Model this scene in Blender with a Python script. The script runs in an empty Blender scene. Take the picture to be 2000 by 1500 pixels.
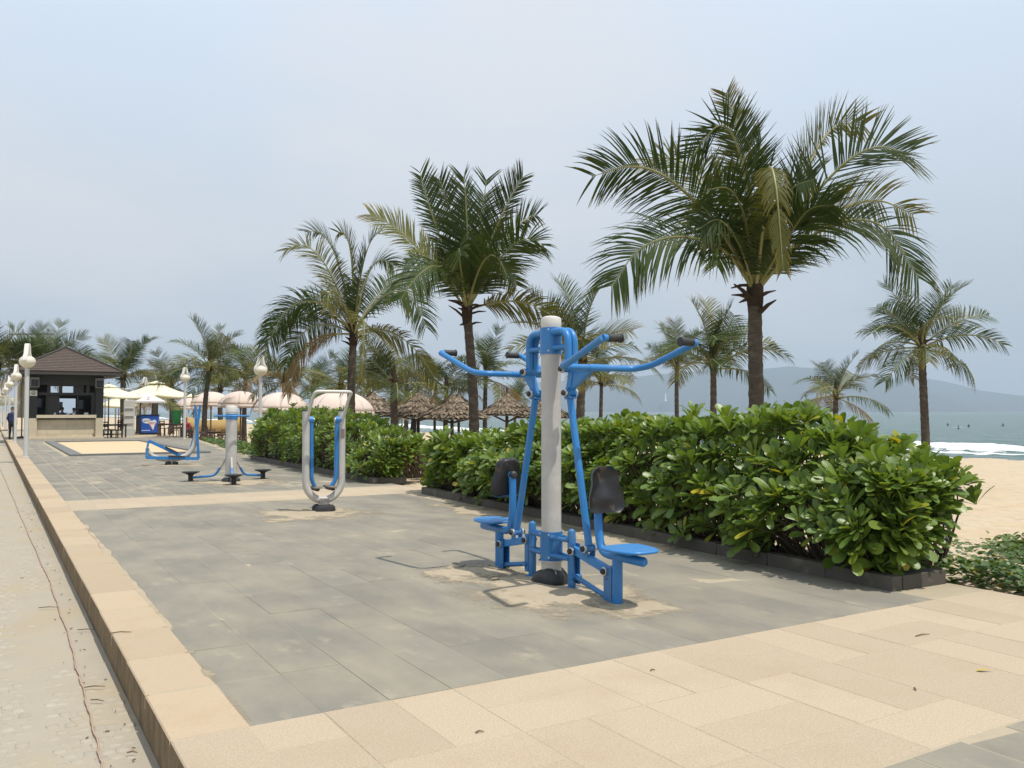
import bpy, math, random
import numpy as np
from mathutils import Vector, Matrix, Quaternion
R = math.radians
SC = bpy.context.scene
COL = SC.collection
rng = random.Random(7)
nrng = np.random.default_rng(7)

# ---------------------------------------------------------------- camera
CAM_H, FPX = 1.45, 1690.0
PITCH, YAW = math.atan(54 / FPX), R(31.06)
cam = bpy.data.cameras.new('camera')
cam.sensor_width = 36.0
cam.lens = 36.0 * FPX / 2000.0
cam.clip_start, cam.clip_end = 0.1, 60000.0
camo = bpy.data.objects.new('camera', cam)
COL.objects.link(camo)
camo.location = (0, 0, CAM_H)
camo.rotation_euler = (math.pi / 2 + PITCH, 0, -YAW)
SC.camera = camo
# ---------------------------------------------------------------- sky and sun
SUNV = Vector((0.165, -0.375, 1.0)).normalized()
SUN_EL = math.asin(SUNV.z)
SUN_ROT = math.atan2(SUNV.x, SUNV.y)
world = bpy.data.worlds.new('World')
SC.world = world
world.use_nodes = True
wt = world.node_tree
wt.nodes.clear()
w_out = wt.nodes.new('ShaderNodeOutputWorld')
w_bg = wt.nodes.new('ShaderNodeBackground')
w_bg.inputs['Strength'].default_value = 0.1
w_sky = wt.nodes.new('ShaderNodeTexSky')
w_sky.sky_type = 'NISHITA'
w_sky.sun_disc = False
w_sky.sun_elevation = SUN_EL
w_sky.sun_rotation = SUN_ROT
w_sky.air_density, w_sky.dust_density, w_sky.ozone_density = 1.0, 3.0, 1.0
w_tc = wt.nodes.new('ShaderNodeTexCoord')
w_sep = wt.nodes.new('ShaderNodeSeparateXYZ')
wt.links.new(w_tc.outputs['Generated'], w_sep.inputs[0])
w_ramp = wt.nodes.new('ShaderNodeValToRGB')          # thin high veil of cloud, denser and darker low down
el = w_ramp.color_ramp.elements
el[0].position, el[0].color = 0.0, (5.8, 6.4, 7.0, 1)
el[1].position, el[1].color = 0.42, (8.2, 9.4, 11.0, 1)
e = el.new(0.09); e.color = (6.0, 6.6, 7.25, 1)
e = el.new(0.24); e.color = (7.2, 8.05, 9.05, 1)
wt.links.new(w_sep.outputs['Z'], w_ramp.inputs[0])
w_map = wt.nodes.new('ShaderNodeMapping')
w_map.inputs['Scale'].default_value = (1.0, 1.0, 2.6)
wt.links.new(w_tc.outputs['Generated'], w_map.inputs[0])
w_n = wt.nodes.new('ShaderNodeTexNoise')
w_n.inputs['Scale'].default_value = 1.5
w_n.inputs['Detail'].default_value = 8.0
w_n.inputs['Roughness'].default_value = 0.52
wt.links.new(w_map.outputs[0], w_n.inputs[0])
w_cr = wt.nodes.new('ShaderNodeValToRGB')
w_cr.color_ramp.elements[0].position, w_cr.color_ramp.elements[0].color = 0.48, (0, 0, 0, 1)
w_cr.color_ramp.elements[1].position, w_cr.color_ramp.elements[1].color = 0.66, (1, 1, 1, 1)
wt.links.new(w_n.outputs[0], w_cr.inputs[0])
w_cl = wt.nodes.new('ShaderNodeMixRGB')
w_cl.inputs['Color2'].default_value = (9.2, 9.2, 9.4, 1)
w_mul = wt.nodes.new('ShaderNodeMath'); w_mul.operation = 'MULTIPLY'; w_mul.inputs[1].default_value = 0.7
wt.links.new(w_cr.outputs[0], w_mul.inputs[0])
wt.links.new(w_mul.outputs[0], w_cl.inputs['Fac'])
wt.links.new(w_ramp.outputs[0], w_cl.inputs['Color1'])
w_mix = wt.nodes.new('ShaderNodeMixRGB')
w_mix.inputs['Fac'].default_value = 0.90
wt.links.new(w_sky.outputs[0], w_mix.inputs['Color1'])
wt.links.new(w_cl.outputs[0], w_mix.inputs['Color2'])
wt.links.new(w_mix.outputs[0], w_bg.inputs['Color'])
wt.links.new(w_bg.outputs[0], w_out.inputs['Surface'])
sunl = bpy.data.lights.new('sun', 'SUN')
sunl.energy = 4.4
sunl.angle = R(0.6)
sunl.color = (1.0, 0.945, 0.86)
suno = bpy.data.objects.new('sun', sunl)
COL.objects.link(suno)
suno.rotation_euler = (-SUNV).to_track_quat('-Z', 'Y').to_euler()
suno.location = (0, -20, 60)
# ---------------------------------------------------------------- exposure
SC.view_settings.view_transform = 'Standard'
SC.view_settings.look = 'None'
SC.view_settings.exposure = 0.0
SC.view_settings.gamma = 1.0
SC.view_settings.use_curve_mapping = False
SC.render.engine = 'CYCLES'
SC.cycles.use_denoising = True
SC.cycles.max_bounces = 6
SC.cycles.transparent_max_bounces = 8
SC.cycles.volume_bounces = 0
HAZE_D = 1.55e-4

# ---------------------------------------------------------------- photo pixel -> direction helpers
_f = Vector((math.sin(YAW) * math.cos(PITCH), math.cos(YAW) * math.cos(PITCH), math.sin(PITCH)))
_r = Vector((math.cos(YAW), -math.sin(YAW), 0))
_u = _r.cross(_f)
CAMP = Vector((0, 0, CAM_H))
def ray(x, y): return _f + _r * ((x - 1000) / FPX) - _u * ((y - 750) / FPX)
def gnd(x, y, z=0.0):
    d = ray(x, y); return CAMP + d * ((z - CAM_H) / d.z)
def at(x, d, z=0.0):                       # point at horizontal distance d in column x
    r = ray(x, 804); h = Vector((r.x, r.y, 0)).normalized(); p = CAMP + h * d; p.z = z; return p
def atd(x, y, d):                          # point at view depth d
    return CAMP + ray(x, y) * d

# ---------------------------------------------------------------- materials
def _n(t, kind): return t.nodes.new('ShaderNode' + kind)
def mat(name, col, rough=0.6, var=0.12, scale=6.0, col2=None, s2=2.0, t2=(0.5, 0.65), a2=1.0, bump=0.0, bscale=60.0, bdist=0.01,
        metal=0.0, orand=0.0, spec=0.5, world_space=False, stretch=None, transl=0.0, detail=5.0, coat=0.0, attr=None, attr_cols=None,
        wave=None, col3=None, s3=20.0, t3=(0.6, 0.7), a3=1.0):
    m = bpy.data.materials.new(name); m.use_nodes = True
    t = m.node_tree; L = t.links.new
    bs = t.nodes['Principled BSDF']; out = t.nodes['Material Output']
    bs.inputs['Roughness'].default_value = rough
    bs.inputs['Metallic'].default_value = metal
    bs.inputs['Specular IOR Level'].default_value = spec
    bs.inputs['Coat Weight'].default_value = coat
    if world_space:
        g = _n(t, 'NewGeometry'); co = g.outputs['Position']
    else:
        g = _n(t, 'TexCoord'); co = g.outputs['Object']
    if stretch:
        mp = _n(t, 'Mapping'); mp.inputs['Scale'].default_value = stretch; L(co, mp.inputs[0]); co = mp.outputs[0]
    n1 = _n(t, 'TexNoise'); n1.inputs['Scale'].default_value = scale; n1.inputs['Detail'].default_value = detail
    L(co, n1.inputs['Vector'])
    c = Vector(col[:3])
    mx = _n(t, 'MixRGB')
    mx.inputs['Color1'].default_value = (*(c * (1 - var)), 1)
    mx.inputs['Color2'].default_value = (*(c * (1 + var)), 1)
    L(n1.outputs[0], mx.inputs['Fac']); cur = mx.outputs[0]
    def overlay(cur, colx, sx, tx, ax):
        n = _n(t, 'TexNoise'); n.inputs['Scale'].default_value = sx; n.inputs['Detail'].default_value = 7.0; n.inputs['Roughness'].default_value = 0.6
        L(co, n.inputs['Vector'])
        mr = _n(t, 'MapRange'); mr.inputs['From Min'].default_value = tx[0]; mr.inputs['From Max'].default_value = tx[1]; mr.inputs['To Max'].default_value = ax
        L(n.outputs[0], mr.inputs['Value'])
        m2 = _n(t, 'MixRGB'); m2.inputs['Color2'].default_value = (*colx[:3], 1)
        L(mr.outputs[0], m2.inputs['Fac']); L(cur, m2.inputs['Color1']); return m2.outputs[0]
    if attr:
        a = _n(t, 'Attribute'); a.attribute_name = attr
        fac = a.outputs['Fac']
    if attr == None and attr_cols:
        a = _n(t, 'ObjectInfo'); fac = a.outputs['Random']
    if attr_cols:
        rp = _n(t, 'ValToRGB'); els = rp.color_ramp.elements
        els[0].position, els[0].color = attr_cols[0][0], (*attr_cols[0][1], 1)
        els[1].position, els[1].color = attr_cols[-1][0], (*attr_cols[-1][1], 1)
        for p, cc in attr_cols[1:-1]:
            q = els.new(p); q.color = (*cc, 1)
        L(fac, rp.inputs[0])
        mm = _n(t, 'MixRGB'); mm.blend_type = 'MULTIPLY'; mm.inputs['Fac'].default_value = 1.0
        L(cur, mm.inputs['Color1']); L(rp.outputs[0], mm.inputs['Color2']); cur = mm.outputs[0]
    if orand:
        oi = _n(t, 'ObjectInfo'); mr = _n(t, 'MapRange')
        mr.inputs['To Min'].default_value = 1 - orand; mr.inputs['To Max'].default_value = 1 + orand
        L(oi.outputs['Random'], mr.inputs['Value'])
        mm = _n(t, 'MixRGB'); mm.blend_type = 'MULTIPLY'; mm.inputs['Fac'].default_value = 1.0
        cb = _n(t, 'CombineXYZ')
        for i in range(3): L(mr.outputs[0], cb.inputs[i])
        L(cur, mm.inputs['Color1']); L(cb.outputs[0], mm.inputs['Color2']); cur = mm.outputs[0]
    if col2: cur = overlay(cur, col2, s2, t2, a2)
    if col3: cur = overlay(cur, col3, s3, t3, a3)
    L(cur, bs.inputs['Base Color'])
    if bump:
        nb = _n(t, 'TexNoise'); nb.inputs['Scale'].default_value = bscale; nb.inputs['Detail'].default_value = 4.0
        L(co, nb.inputs['Vector'])
        bp = _n(t, 'Bump'); bp.inputs['Strength'].default_value = bump; bp.inputs['Distance'].default_value = bdist
        L(nb.outputs[0], bp.inputs['Height']); L(bp.outputs[0], bs.inputs['Normal'])
    if transl:
        tr = _n(t, 'BsdfTranslucent'); L(cur, tr.inputs['Color'])
        hs = _n(t, 'MixRGB'); hs.blend_type = 'MULTIPLY'; hs.inputs['Fac'].default_value = 1.0; hs.inputs['Color2'].default_value = (1.5, 1.45, 0.6, 1)
        L(cur, hs.inputs['Color1']); L(hs.outputs[0], tr.inputs['Color'])
        ms = _n(t, 'MixShader'); ms.inputs[0].default_value = transl
        L(bs.outputs[0], ms.inputs[1]); L(tr.outputs[0], ms.inputs[2]); L(ms.outputs[0], out.inputs['Surface'])
    return m

# ---------------------------------------------------------------- mesh builder
class MB:
    def __init__(s): s.v, s.f, s.m, s.uv = [], [], [], None
    def add(s, vs, fs, mi=0):
        o = len(s.v); s.v.extend([tuple(p) for p in vs]); s.f.extend([tuple(i + o for i in f) for f in fs]); s.m.extend([mi] * len(fs)); return s
    def box(s, c, size, rot=None, mi=0, taper=1.0):
        hx, hy, hz = [k / 2 for k in size]; M = Matrix.Identity(3)
        if rot: M = (Matrix.Rotation(rot[2], 3, 'Z') @ Matrix.Rotation(rot[1], 3, 'Y') @ Matrix.Rotation(rot[0], 3, 'X'))
        c = Vector(c)
        vs = [c + M @ Vector((x * hx * (taper if z > 0 else 1), y * hy * (taper if z > 0 else 1), z * hz)) for z in (-1, 1) for x, y in ((-1, -1), (1, -1), (1, 1), (-1, 1))]
        return s.add(vs, [(3, 2, 1, 0), (4, 5, 6, 7), (0, 1, 5, 4), (1, 2, 6, 5), (2, 3, 7, 6), (3, 0, 4, 7)], mi)
    def bar(s, a, b, w, h, mi=0, upv=(0, 0, 1)):           # rectangular bar from a to b
        a, b = Vector(a), Vector(b); d = (b - a).normalized(); up = Vector(upv)
        if abs(d.dot(up)) > 0.98: up = Vector((0, 1, 0))
        sx = d.cross(up).normalized(); sy = sx.cross(d)
        vs = [p + sx * (i * w / 2) + sy * (j * h / 2) for p in (a, b) for i, j in ((-1, -1), (1, -1), (1, 1), (-1, 1))]
        return s.add(vs, [(3, 2, 1, 0), (4, 5, 6, 7), (0, 1, 5, 4), (1, 2, 6, 5), (2, 3, 7, 6), (3, 0, 4, 7)], mi)
    def tube(s, pts, r, n=10, mi=0, cap=True, flat=1.0):
        pts = [Vector(p) for p in pts]; k = len(pts); rs = r if hasattr(r, '__len__') else [r] * k
        T = []
        for i in range(k):
            t = (pts[min(i + 1, k - 1)] - pts[max(i - 1, 0)]); T.append(t.normalized())
        up = Vector((0, 0, 1)) if abs(T[0].z) < 0.9 else Vector((0, 1, 0))
        nx = T[0].cross(up).normalized(); vs = []
        for i in range(k):
            nx = (nx - T[i] * nx.dot(T[i])).normalized(); ny = T[i].cross(nx)
            for j in range(n):
                a = 2 * math.pi * j / n; vs.append(pts[i] + nx * (math.cos(a) * rs[i]) + ny * (math.sin(a) * rs[i] * flat))
        fs = [(i * n + j, i * n + (j + 1) % n, (i + 1) * n + (j + 1) % n, (i + 1) * n + j) for i in range(k - 1) for j in range(n)]
        if cap: fs += [tuple(range(n - 1, -1, -1)), tuple(range((k - 1) * n, k * n))]
        return s.add(vs, fs, mi)
    def lathe(s, prof, c=(0, 0, 0), n=20, mi=0, sx=1.0, sy=1.0, M=None):
        c = Vector(c); vs = []
        for r, z in prof:
            for j in range(n):
                a = 2 * math.pi * j / n; p = Vector((math.cos(a) * r * sx, math.sin(a) * r * sy, z))
                if M is not None: p = M @ p
                vs.append(c + p)
        k = len(prof)
        fs = [(i * n + j, i * n + (j + 1) % n, (i + 1) * n + (j + 1) % n, (i + 1) * n + j) for i in range(k - 1) for j in range(n)]
        if prof[0][0] > 1e-6: fs.append(tuple(range(n - 1, -1, -1)))
        if prof[-1][0] > 1e-6: fs.append(tuple(range((k - 1) * n, k * n)))
        return s.add(vs, fs, mi)
    def prism(s, poly, z0, z1, mi=0, M=None):
        k = len(poly); vs = [Vector((x, y, z0)) for x, y in poly] + [Vector((x, y, z1)) for x, y in poly]
        if M is not None: vs = [M @ p for p in vs]
        fs = [tuple(range(k - 1, -1, -1)), tuple(range(k, 2 * k))] + [(i, (i + 1) % k, k + (i + 1) % k, k + i) for i in range(k)]
        return s.add(vs, fs, mi)
    def build(s, name, m, parent=None, smooth=35, loc=None, kind=None, bevel=0):
        me = bpy.data.meshes.new(name); me.from_pydata(s.v, [], s.f)
        ms = m if isinstance(m, (list, tuple)) else [m]
        for q in ms: me.materials.append(q)
        if len(ms) > 1: me.polygons.foreach_set('material_index', s.m)
        if s.uv is not None:
            a = me.attributes.new('tip', 'FLOAT', 'POINT'); a.data.foreach_set('value', s.uv)
        if smooth: me.shade_smooth(); me.set_sharp_from_angle(angle=R(smooth))
        return link(me, name, parent, loc, kind, bevel)
def link(me, name, parent=None, loc=None, kind=None, bevel=0):
    o = bpy.data.objects.new(name, me); COL.objects.link(o)
    if parent is not None: o.parent = parent
    if loc is not None: o.location = loc
    if kind: o['kind'] = kind
    if bevel:
        b = o.modifiers.new('bevel', 'BEVEL'); b.width = bevel; b.segments = 2; b.limit_method = 'ANGLE'
    return o
def thing(name, label, cat, loc=(0, 0, 0), rotz=0.0, group=None, scale=None):
    o = bpy.data.objects.new(name, None); COL.objects.link(o)
    o.location = loc; o.rotation_euler = (0, 0, rotz); o.empty_display_size = 0.3
    if scale: o.scale = (scale,) * 3
    return tag(o, label, cat, group)
def tag(o, label, cat, group=None):
    o['label'] = label; o['category'] = cat
    if group: o['group'] = group
    return o
def children(o): return [c for c in COL.objects if c.parent == o]
def np_mesh(name, V, Fq, m, parent=None, kind=None, attrs=None, smooth=True):
    """V (n,3), Fq (k,3 or 4) numpy -> one mesh object"""
    me = bpy.data.meshes.new(name); k, w = Fq.shape
    me.vertices.add(len(V)); me.vertices.foreach_set('co', V.astype(np.float32).ravel())
    me.loops.add(k * w); me.loops.foreach_set('vertex_index', Fq.astype(np.int32).ravel())
    me.polygons.add(k); me.polygons.foreach_set('loop_start', np.arange(0, k * w, w, dtype=np.int32))
    me.polygons.foreach_set('loop_total', np.full(k, w, dtype=np.int32))
    me.update(calc_edges=True); me.validate()
    for q in (m if isinstance(m, (list, tuple)) else [m]): me.materials.append(q)
    for an, av in (attrs or {}).items():
        a = me.attributes.new(an, 'FLOAT', 'POINT'); a.data.foreach_set('value', av.astype(np.float32))
    if smooth: me.shade_smooth()
    return link(me, name, parent, None, kind)
def scatter(name, tv, tf, mats4, m, parent=None, kind=None, smooth=True, extra=None):
    """many copies of one template (numpy 4x4 list) joined into one mesh, with a random value per copy"""
    A = np.array(mats4); n = len(A); k = len(tv)
    V = np.einsum('nij,kj->nki', A[:, :3, :3], tv) + A[:, None, :3, 3]
    Fq = (tf[None] + (np.arange(n) * k)[:, None, None]).reshape(-1, tf.shape[1])
    rnd = np.repeat(nrng.random(n), k) if extra is None else np.repeat(np.array(extra), k)
    return np_mesh(name, V.reshape(-1, 3), Fq, m, parent, kind, {'rnd': rnd}, smooth)
def bez(P, n=16):
    P = [Vector(p) for p in P]; out = []
    for i in range(n + 1):
        t = i / n; Q = P[:]
        while len(Q) > 1: Q = [Q[j].lerp(Q[j + 1], t) for j in range(len(Q) - 1)]
        out.append(Q[0])
    return out
def round_path(pts, r=0.05, n=5):
    """polyline with rounded corners"""
    pts = [Vector(p) for p in pts]; out = [pts[0]]
    for i in range(1, len(pts) - 1):
        a, b, c = pts[i - 1], pts[i], pts[i + 1]
        ra = min(r, (a - b).length * .49, (c - b).length * .49)
        p0 = b + (a - b).normalized() * ra; p2 = b + (c - b).normalized() * ra
        for k in range(n + 1):
            t = k / n; out.append(p0.lerp(b, t).lerp(b.lerp(p2, t), t))
    out.append(pts[-1]); return out
def sstep(x, a, b):
    t = min(1, max(0, (x - a) / (b - a))); return t * t * (3 - 2 * t)
_ns = [(nrng.uniform(0, 6.28), nrng.uniform(0, 6.28), nrng.uniform(0.6, 1.5), nrng.uniform(0, 6.28)) for _ in range(10)]
def wob(x, y, f=1.0):                       # cheap smooth noise about -1..1 (numpy ok)
    s = 0
    for i, (a, b, k, p) in enumerate(_ns):
        s = s + np.sin(f * k * (x * math.cos(a) + y * math.sin(a)) * (1 + i * 0.35) + p) / (1 + i * 0.3)
    return s / 3.2
# ================================================================ materials in use
SAND = (0.49, 0.40, 0.285)
m_sand = mat('sand', SAND, 0.95, 0.08, 3.0, col2=(0.50, 0.375, 0.23), s2=0.7, t2=(0.45, 0.7), a2=0.6, bump=0.7, bscale=3.2, bdist=.10, world_space=True, spec=0.1, col3=(0.37, 0.285, 0.19), s3=2.2, t3=(.50, .66), a3=.55)
m_grey = mat('grey_slate', (0.205, 0.190, 0.156), 0.75, 0.07, 1.3, col2=(0.40, 0.345, 0.25), s2=1.1, t2=(0.40, 0.80), a2=0.6, bump=0.25, bscale=45, orand=0.065, world_space=True, spec=0.25, stretch=(1.6, 0.9, 1), col3=(0.50, 0.42, 0.29), s3=2.6, t3=(0.60, 0.76), a3=0.42)
m_beige = mat('beige_granite', (0.45, 0.365, 0.262), 0.85, 0.26, 90, col2=(0.395, 0.30, 0.205), s2=1.5, t2=(0.5, 0.75), a2=0.55, bump=0.7, bscale=140, orand=0.06, world_space=True, spec=0.2)
m_kerb = mat('kerb_sandstone', (0.425, 0.335, 0.232), 0.88, 0.08, 60, col2=(0.39, 0.28, 0.165), s2=2.0, t2=(0.5, 0.75), a2=0.55, bump=0.5, bscale=110, orand=0.07, world_space=True, spec=0.15)
m_joint = mat('sandy_joint', (0.38, 0.325, 0.235), 0.95, 0.12, 8, world_space=True, spec=0.1)
m_road = mat('road_sandy', (0.35, 0.31, 0.243), 0.92, 0.10, 4, col2=(0.36, 0.285, 0.18), s2=1.0, t2=(0.5, 0.7), a2=0.7, bump=0.5, bscale=40, world_space=True, spec=0.1, col3=(0.20, 0.16, 0.11), s3=14, t3=(0.70, 0.78), a3=0.5)
m_cobble = mat('cobble', (0.36, 0.335, 0.285), 0.85, 0.12, 9, col2=(0.365, 0.315, 0.235), s2=1.6, t2=(0.33, 0.60), a2=0.92, bump=0.4, bscale=60, world_space=True, spec=0.2, attr='rnd', attr_cols=[(0, (0.82, 0.82, 0.84)), (1, (1.15, 1.12, 1.08))])
m_planter = mat('dark_slate_kerb', (0.098, 0.088, 0.072), 0.85, 0.15, 8, col2=(0.30, 0.25, 0.18), s2=4, t2=(0.6, 0.8), a2=0.5, bump=0.3, bscale=60, orand=0.065, world_space=True, spec=0.25)
m_soil = mat('soil', (0.075, 0.055, 0.038), 0.95, 0.3, 12, col2=(0.20, 0.15, 0.09), s2=6, t2=(0.6, 0.75), bump=0.8, bscale=60, world_space=True, spec=0.05)
# ================================================================ the setting
def zt(X, Y=0.0):                           # height of the beach
    X = np.asarray(X, dtype=float)
    a = np.clip((X - 8.6) / 5.0, 0, 1); a = a * a * (3 - 2 * a)
    b = np.clip((X - 12) / 60, 0, 1)
    return np.where(X < 7.0, -0.30, -0.05 - 0.68 * a - 1.5 * b)
t = m_sand.node_tree; L = t.links.new; bs = t.nodes['Principled BSDF']; src = bs.inputs['Base Color'].links[0].from_socket      # wet strip by the water
g_ = _n(t, 'NewGeometry'); sp_ = _n(t, 'SeparateXYZ'); L(g_.outputs['Position'], sp_.inputs[0]); wn_ = _n(t, 'TexNoise'); wn_.inputs['Scale'].default_value = .12; L(g_.outputs['Position'], wn_.inputs['Vector'])
wa_ = _n(t, 'Math'); wa_.operation = 'MULTIPLY_ADD'; wa_.inputs[1].default_value = 9.0; L(wn_.outputs[0], wa_.inputs[0]); L(sp_.outputs['X'], wa_.inputs[2])
wr_ = _n(t, 'MapRange'); wr_.inputs['From Min'].default_value = 67.0; wr_.inputs['From Max'].default_value = 69.0; L(wa_.outputs[0], wr_.inputs['Value'])
wm_ = _n(t, 'MixRGB'); wm_.blend_type = 'MULTIPLY'; wm_.inputs['Color2'].default_value = (.52, .50, .50, 1); L(wr_.outputs[0], wm_.inputs['Fac']); L(src, wm_.inputs['Color1']); L(wm_.outputs[0], bs.inputs['Base Color'])
wq_ = _n(t, 'MapRange'); wq_.inputs['To Min'].default_value = .95; wq_.inputs['To Max'].default_value = .35; L(wr_.outputs[0], wq_.inputs['Value']); L(wq_.outputs[0], bs.inputs['Roughness'])
xs = np.array([-4000, -800, -100, -20, -8, 0, 6.6, 6.93, 6.97] + list(np.linspace(7.2, 13, 30)) + list(np.linspace(13.5, 80, 90)) + [100, 160])
ys = np.array([-60, -20] + list(np.linspace(-6, 45, 120)) + list(np.linspace(46, 120, 80)) + [140, 180, 260, 400, 700, 1200, 2500, 6000, 9000])
XX, YY = np.meshgrid(xs, ys)
ZZ = zt(XX) + np.where(XX > 7.2, 0.035 * wob(XX, YY, 1.3) + 0.03 * wob(XX * .35, YY * .35, 1.0) + 0.025 * wob(XX, YY, 4.0), 0)
V = np.stack([XX, YY, ZZ], -1).reshape(-1, 3)
ny, nx = XX.shape
I = np.arange(ny * nx).reshape(ny, nx)
Fq = np.stack([I[:-1, :-1], I[:-1, 1:], I[1:, 1:], I[1:, :-1]], -1).reshape(-1, 4)
np_mesh('beach', V, Fq, m_sand, kind='structure')

# sea: swells near the shore, flat further out
m_sea = bpy.data.materials.new('sea_water'); m_sea.use_nodes = True
t = m_sea.node_tree; L = t.links.new; bs = t.nodes['Principled BSDF']
g_ = _n(t, 'NewGeometry')
bs.inputs['Roughness'].default_value = 0.22
bs.inputs['Specular IOR Level'].default_value = 0.22
mpw = _n(t, 'Mapping'); mpw.inputs['Scale'].default_value = (0.5, 0.12, 1); L(g_.outputs['Position'], mpw.inputs[0])
nw = _n(t, 'TexNoise'); nw.inputs['Scale'].default_value = 1.2; nw.inputs['Detail'].default_value = 6; L(mpw.outputs[0], nw.inputs[0])
mpb = _n(t, 'Mapping'); mpb.inputs['Scale'].default_value = (0.03, 0.008, 1); L(g_.outputs['Position'], mpb.inputs[0])
nb_ = _n(t, 'TexNoise'); nb_.inputs['Scale'].default_value = 1.0; nb_.inputs['Detail'].default_value = 4; L(mpb.outputs[0], nb_.inputs[0])
cw = _n(t, 'MixRGB'); cw.inputs['Color1'].default_value = (0.040, 0.085, 0.072, 1); cw.inputs['Color2'].default_value = (0.075, 0.135, 0.115, 1)
L(nb_.outputs[0], cw.inputs['Fac'])
fo = _n(t, 'Attribute'); fo.attribute_name = 'foam'
nf = _n(t, 'TexNoise'); nf.inputs['Scale'].default_value = 0.9; nf.inputs['Detail'].default_value = 8; nf.inputs['Roughness'].default_value = 0.7; L(g_.outputs['Position'], nf.inputs[0])
ad = _n(t, 'Math'); ad.operation = 'ADD'; L(fo.outputs['Fac'], ad.inputs[0]); L(nf.outputs[0], ad.inputs[1])
fm = _n(t, 'MapRange'); fm.inputs['From Min'].default_value = 0.98; fm.inputs['From Max'].default_value = 1.12; L(ad.outputs[0], fm.inputs['Value'])
fmix = _n(t, 'MixRGB'); fmix.inputs['Color2'].default_value = (0.70, 0.72, 0.71, 1); L(fm.outputs[0], fmix.inputs['Fac']); L(cw.outputs[0], fmix.inputs['Color1'])
L(fmix.outputs[0], bs.inputs['Base Color'])
fr = _n(t, 'MapRange'); fr.inputs['To Min'].default_value = 0.22; fr.inputs['To Max'].default_value = 0.9; L(fm.outputs[0], fr.inputs['Value']); L(fr.outputs[0], bs.inputs['Roughness'])
bpw = _n(t, 'Bump'); bpw.inputs['Strength'].default_value = 0.9; bpw.inputs['Distance'].default_value = 0.7; L(nw.outputs[0], bpw.inputs['Height']); L(bpw.outputs[0], bs.inputs['Normal'])
SEA_Z = -1.95
sx_ = np.array(list(np.linspace(58, 130, 190)) + list(np.linspace(131, 320, 150)) + [340, 400, 600, 1000, 2000, 4000, 9000, 17000])
sy_ = np.array([-3000, -900, -300] + list(np.linspace(-60, 130, 170)) + list(np.linspace(134, 420, 70)) + [460, 520, 640, 900, 1500, 3000, 6000, 11000, 17000])
XX, YY = np.meshgrid(sx_, sy_)
warp = 4.0 * wob(XX * 0, YY * 0.05) + 1.2 * wob(XX * 0, YY * 0.31)
ph = XX + warp
swell = np.zeros_like(XX)
for c0, w0, h0 in ((73.5, 2.2, 0.75), (92, 4.0, 0.55), (113, 5.0, 0.5), (140, 6, 0.4), (172, 7, 0.35), (205, 8, 0.3)):
    am = 0.65 + 0.5 * np.clip(wob(XX * 0 + c0, YY * 0.06 + c0), -1, 1)
    swell += h0 * am * np.exp(-((ph - c0) / w0) ** 2)
amp = np.clip((330 - XX) / 120, 0, 1)
chop = (0.05 * wob(XX, YY * .4, 1.7) + 0.07 * wob(XX * .5, YY * .2, 1.0)) * amp
foam = (0.60 + .28 * wob(XX * .5, YY * .35)) * np.exp(-((ph - 71.8) / 1.15) ** 2) + 0.55 * np.exp(-((ph - 67.3) / .8) ** 2) * (0.6 + 0.6 * wob(XX * .2, YY * .2)) + 0.42 * np.exp(-((ph - 69) / 4.0) ** 2) + 0.6 * np.exp(-((ph - 90.5) / 1.3) ** 2) * np.clip(wob(XX * 0, YY * .09 + 4) - .2, 0, 1)
lip = 0.22 * np.clip(foam, 0, 1) * (1 + 0.8 * wob(XX, YY, 3.1)) * amp
ZZ = SEA_Z + swell * amp + chop + lip
V = np.stack([XX, YY, ZZ], -1).reshape(-1, 3); ny, nx = XX.shape
I = np.arange(ny * nx).reshape(ny, nx)
Fq = np.stack([I[:-1, :-1], I[:-1, 1:], I[1:, 1:], I[1:, :-1]], -1).reshape(-1, 4)
np_mesh('sea', V, Fq, m_sea, kind='structure', attrs={'foam': np.clip(foam, 0, 1.2).ravel()})

# hills over the bay (two ridges, one behind the other)
m_hill = mat('hill_forest', (0.035, 0.055, 0.05), 0.95, 0.35, 0.004, world_space=True, spec=0.0)
def ridge(name, prof, dist, depth):
    px = np.linspace(prof[0][0], prof[-1][0], 160); py = np.interp(px, [p[0] for p in prof], [p[1] for p in prof])
    rows = []
    for k, (dd, hh) in enumerate(((-.9, 0.0), (-.6, .30), (-.3, .68), (0, 1.0), (.5, .6), (1.0, 0.0))):
        row = []
        for i, (x, y) in enumerate(zip(px, py)):
            hgt = (804 - y + 1.6 * wob(x * .03, 3.0 + dist)) / FPX * dist * (1 if hh else 0)
            p = at(x, dist + dd * depth * (1 + .25 * wob(x * .012, k)))
            row.append((p.x, p.y, SEA_Z - 3 + max(0, hgt) * hh * (1 + (.22 * wob(x * .035, k * 2.0) if 0 < hh < 1 else 0)) + 3 * (hh > 0)))
        rows.append(row)
    V = np.array(rows).reshape(-1, 3); ny, nx = len(rows), len(px); I = np.arange(ny * nx).reshape(ny, nx)
    Fq = np.stack([I[:-1, :-1], I[:-1, 1:], I[1:, 1:], I[1:, :-1]], -1).reshape(-1, 4)
    return np_mesh(name, V, Fq, m_hill, kind='structure')
ridge('hills', [(560, 800), (640, 790), (760, 778), (900, 758), (1050, 746), (1200, 738), (1300, 731), (1400, 725), (1470, 724), (1540, 719), (1600, 724), (1660, 734), (1740, 748), (1820, 768), (1880, 790), (1920, 803)], 8600, 1500)
ridge('hills', [(1500, 800), (1620, 770), (1700, 748), (1750, 744), (1812, 746), (1850, 751), (1890, 761), (1925, 768), (2000, 777), (2100, 786), (2220, 800)], 9800, 1500)

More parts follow.
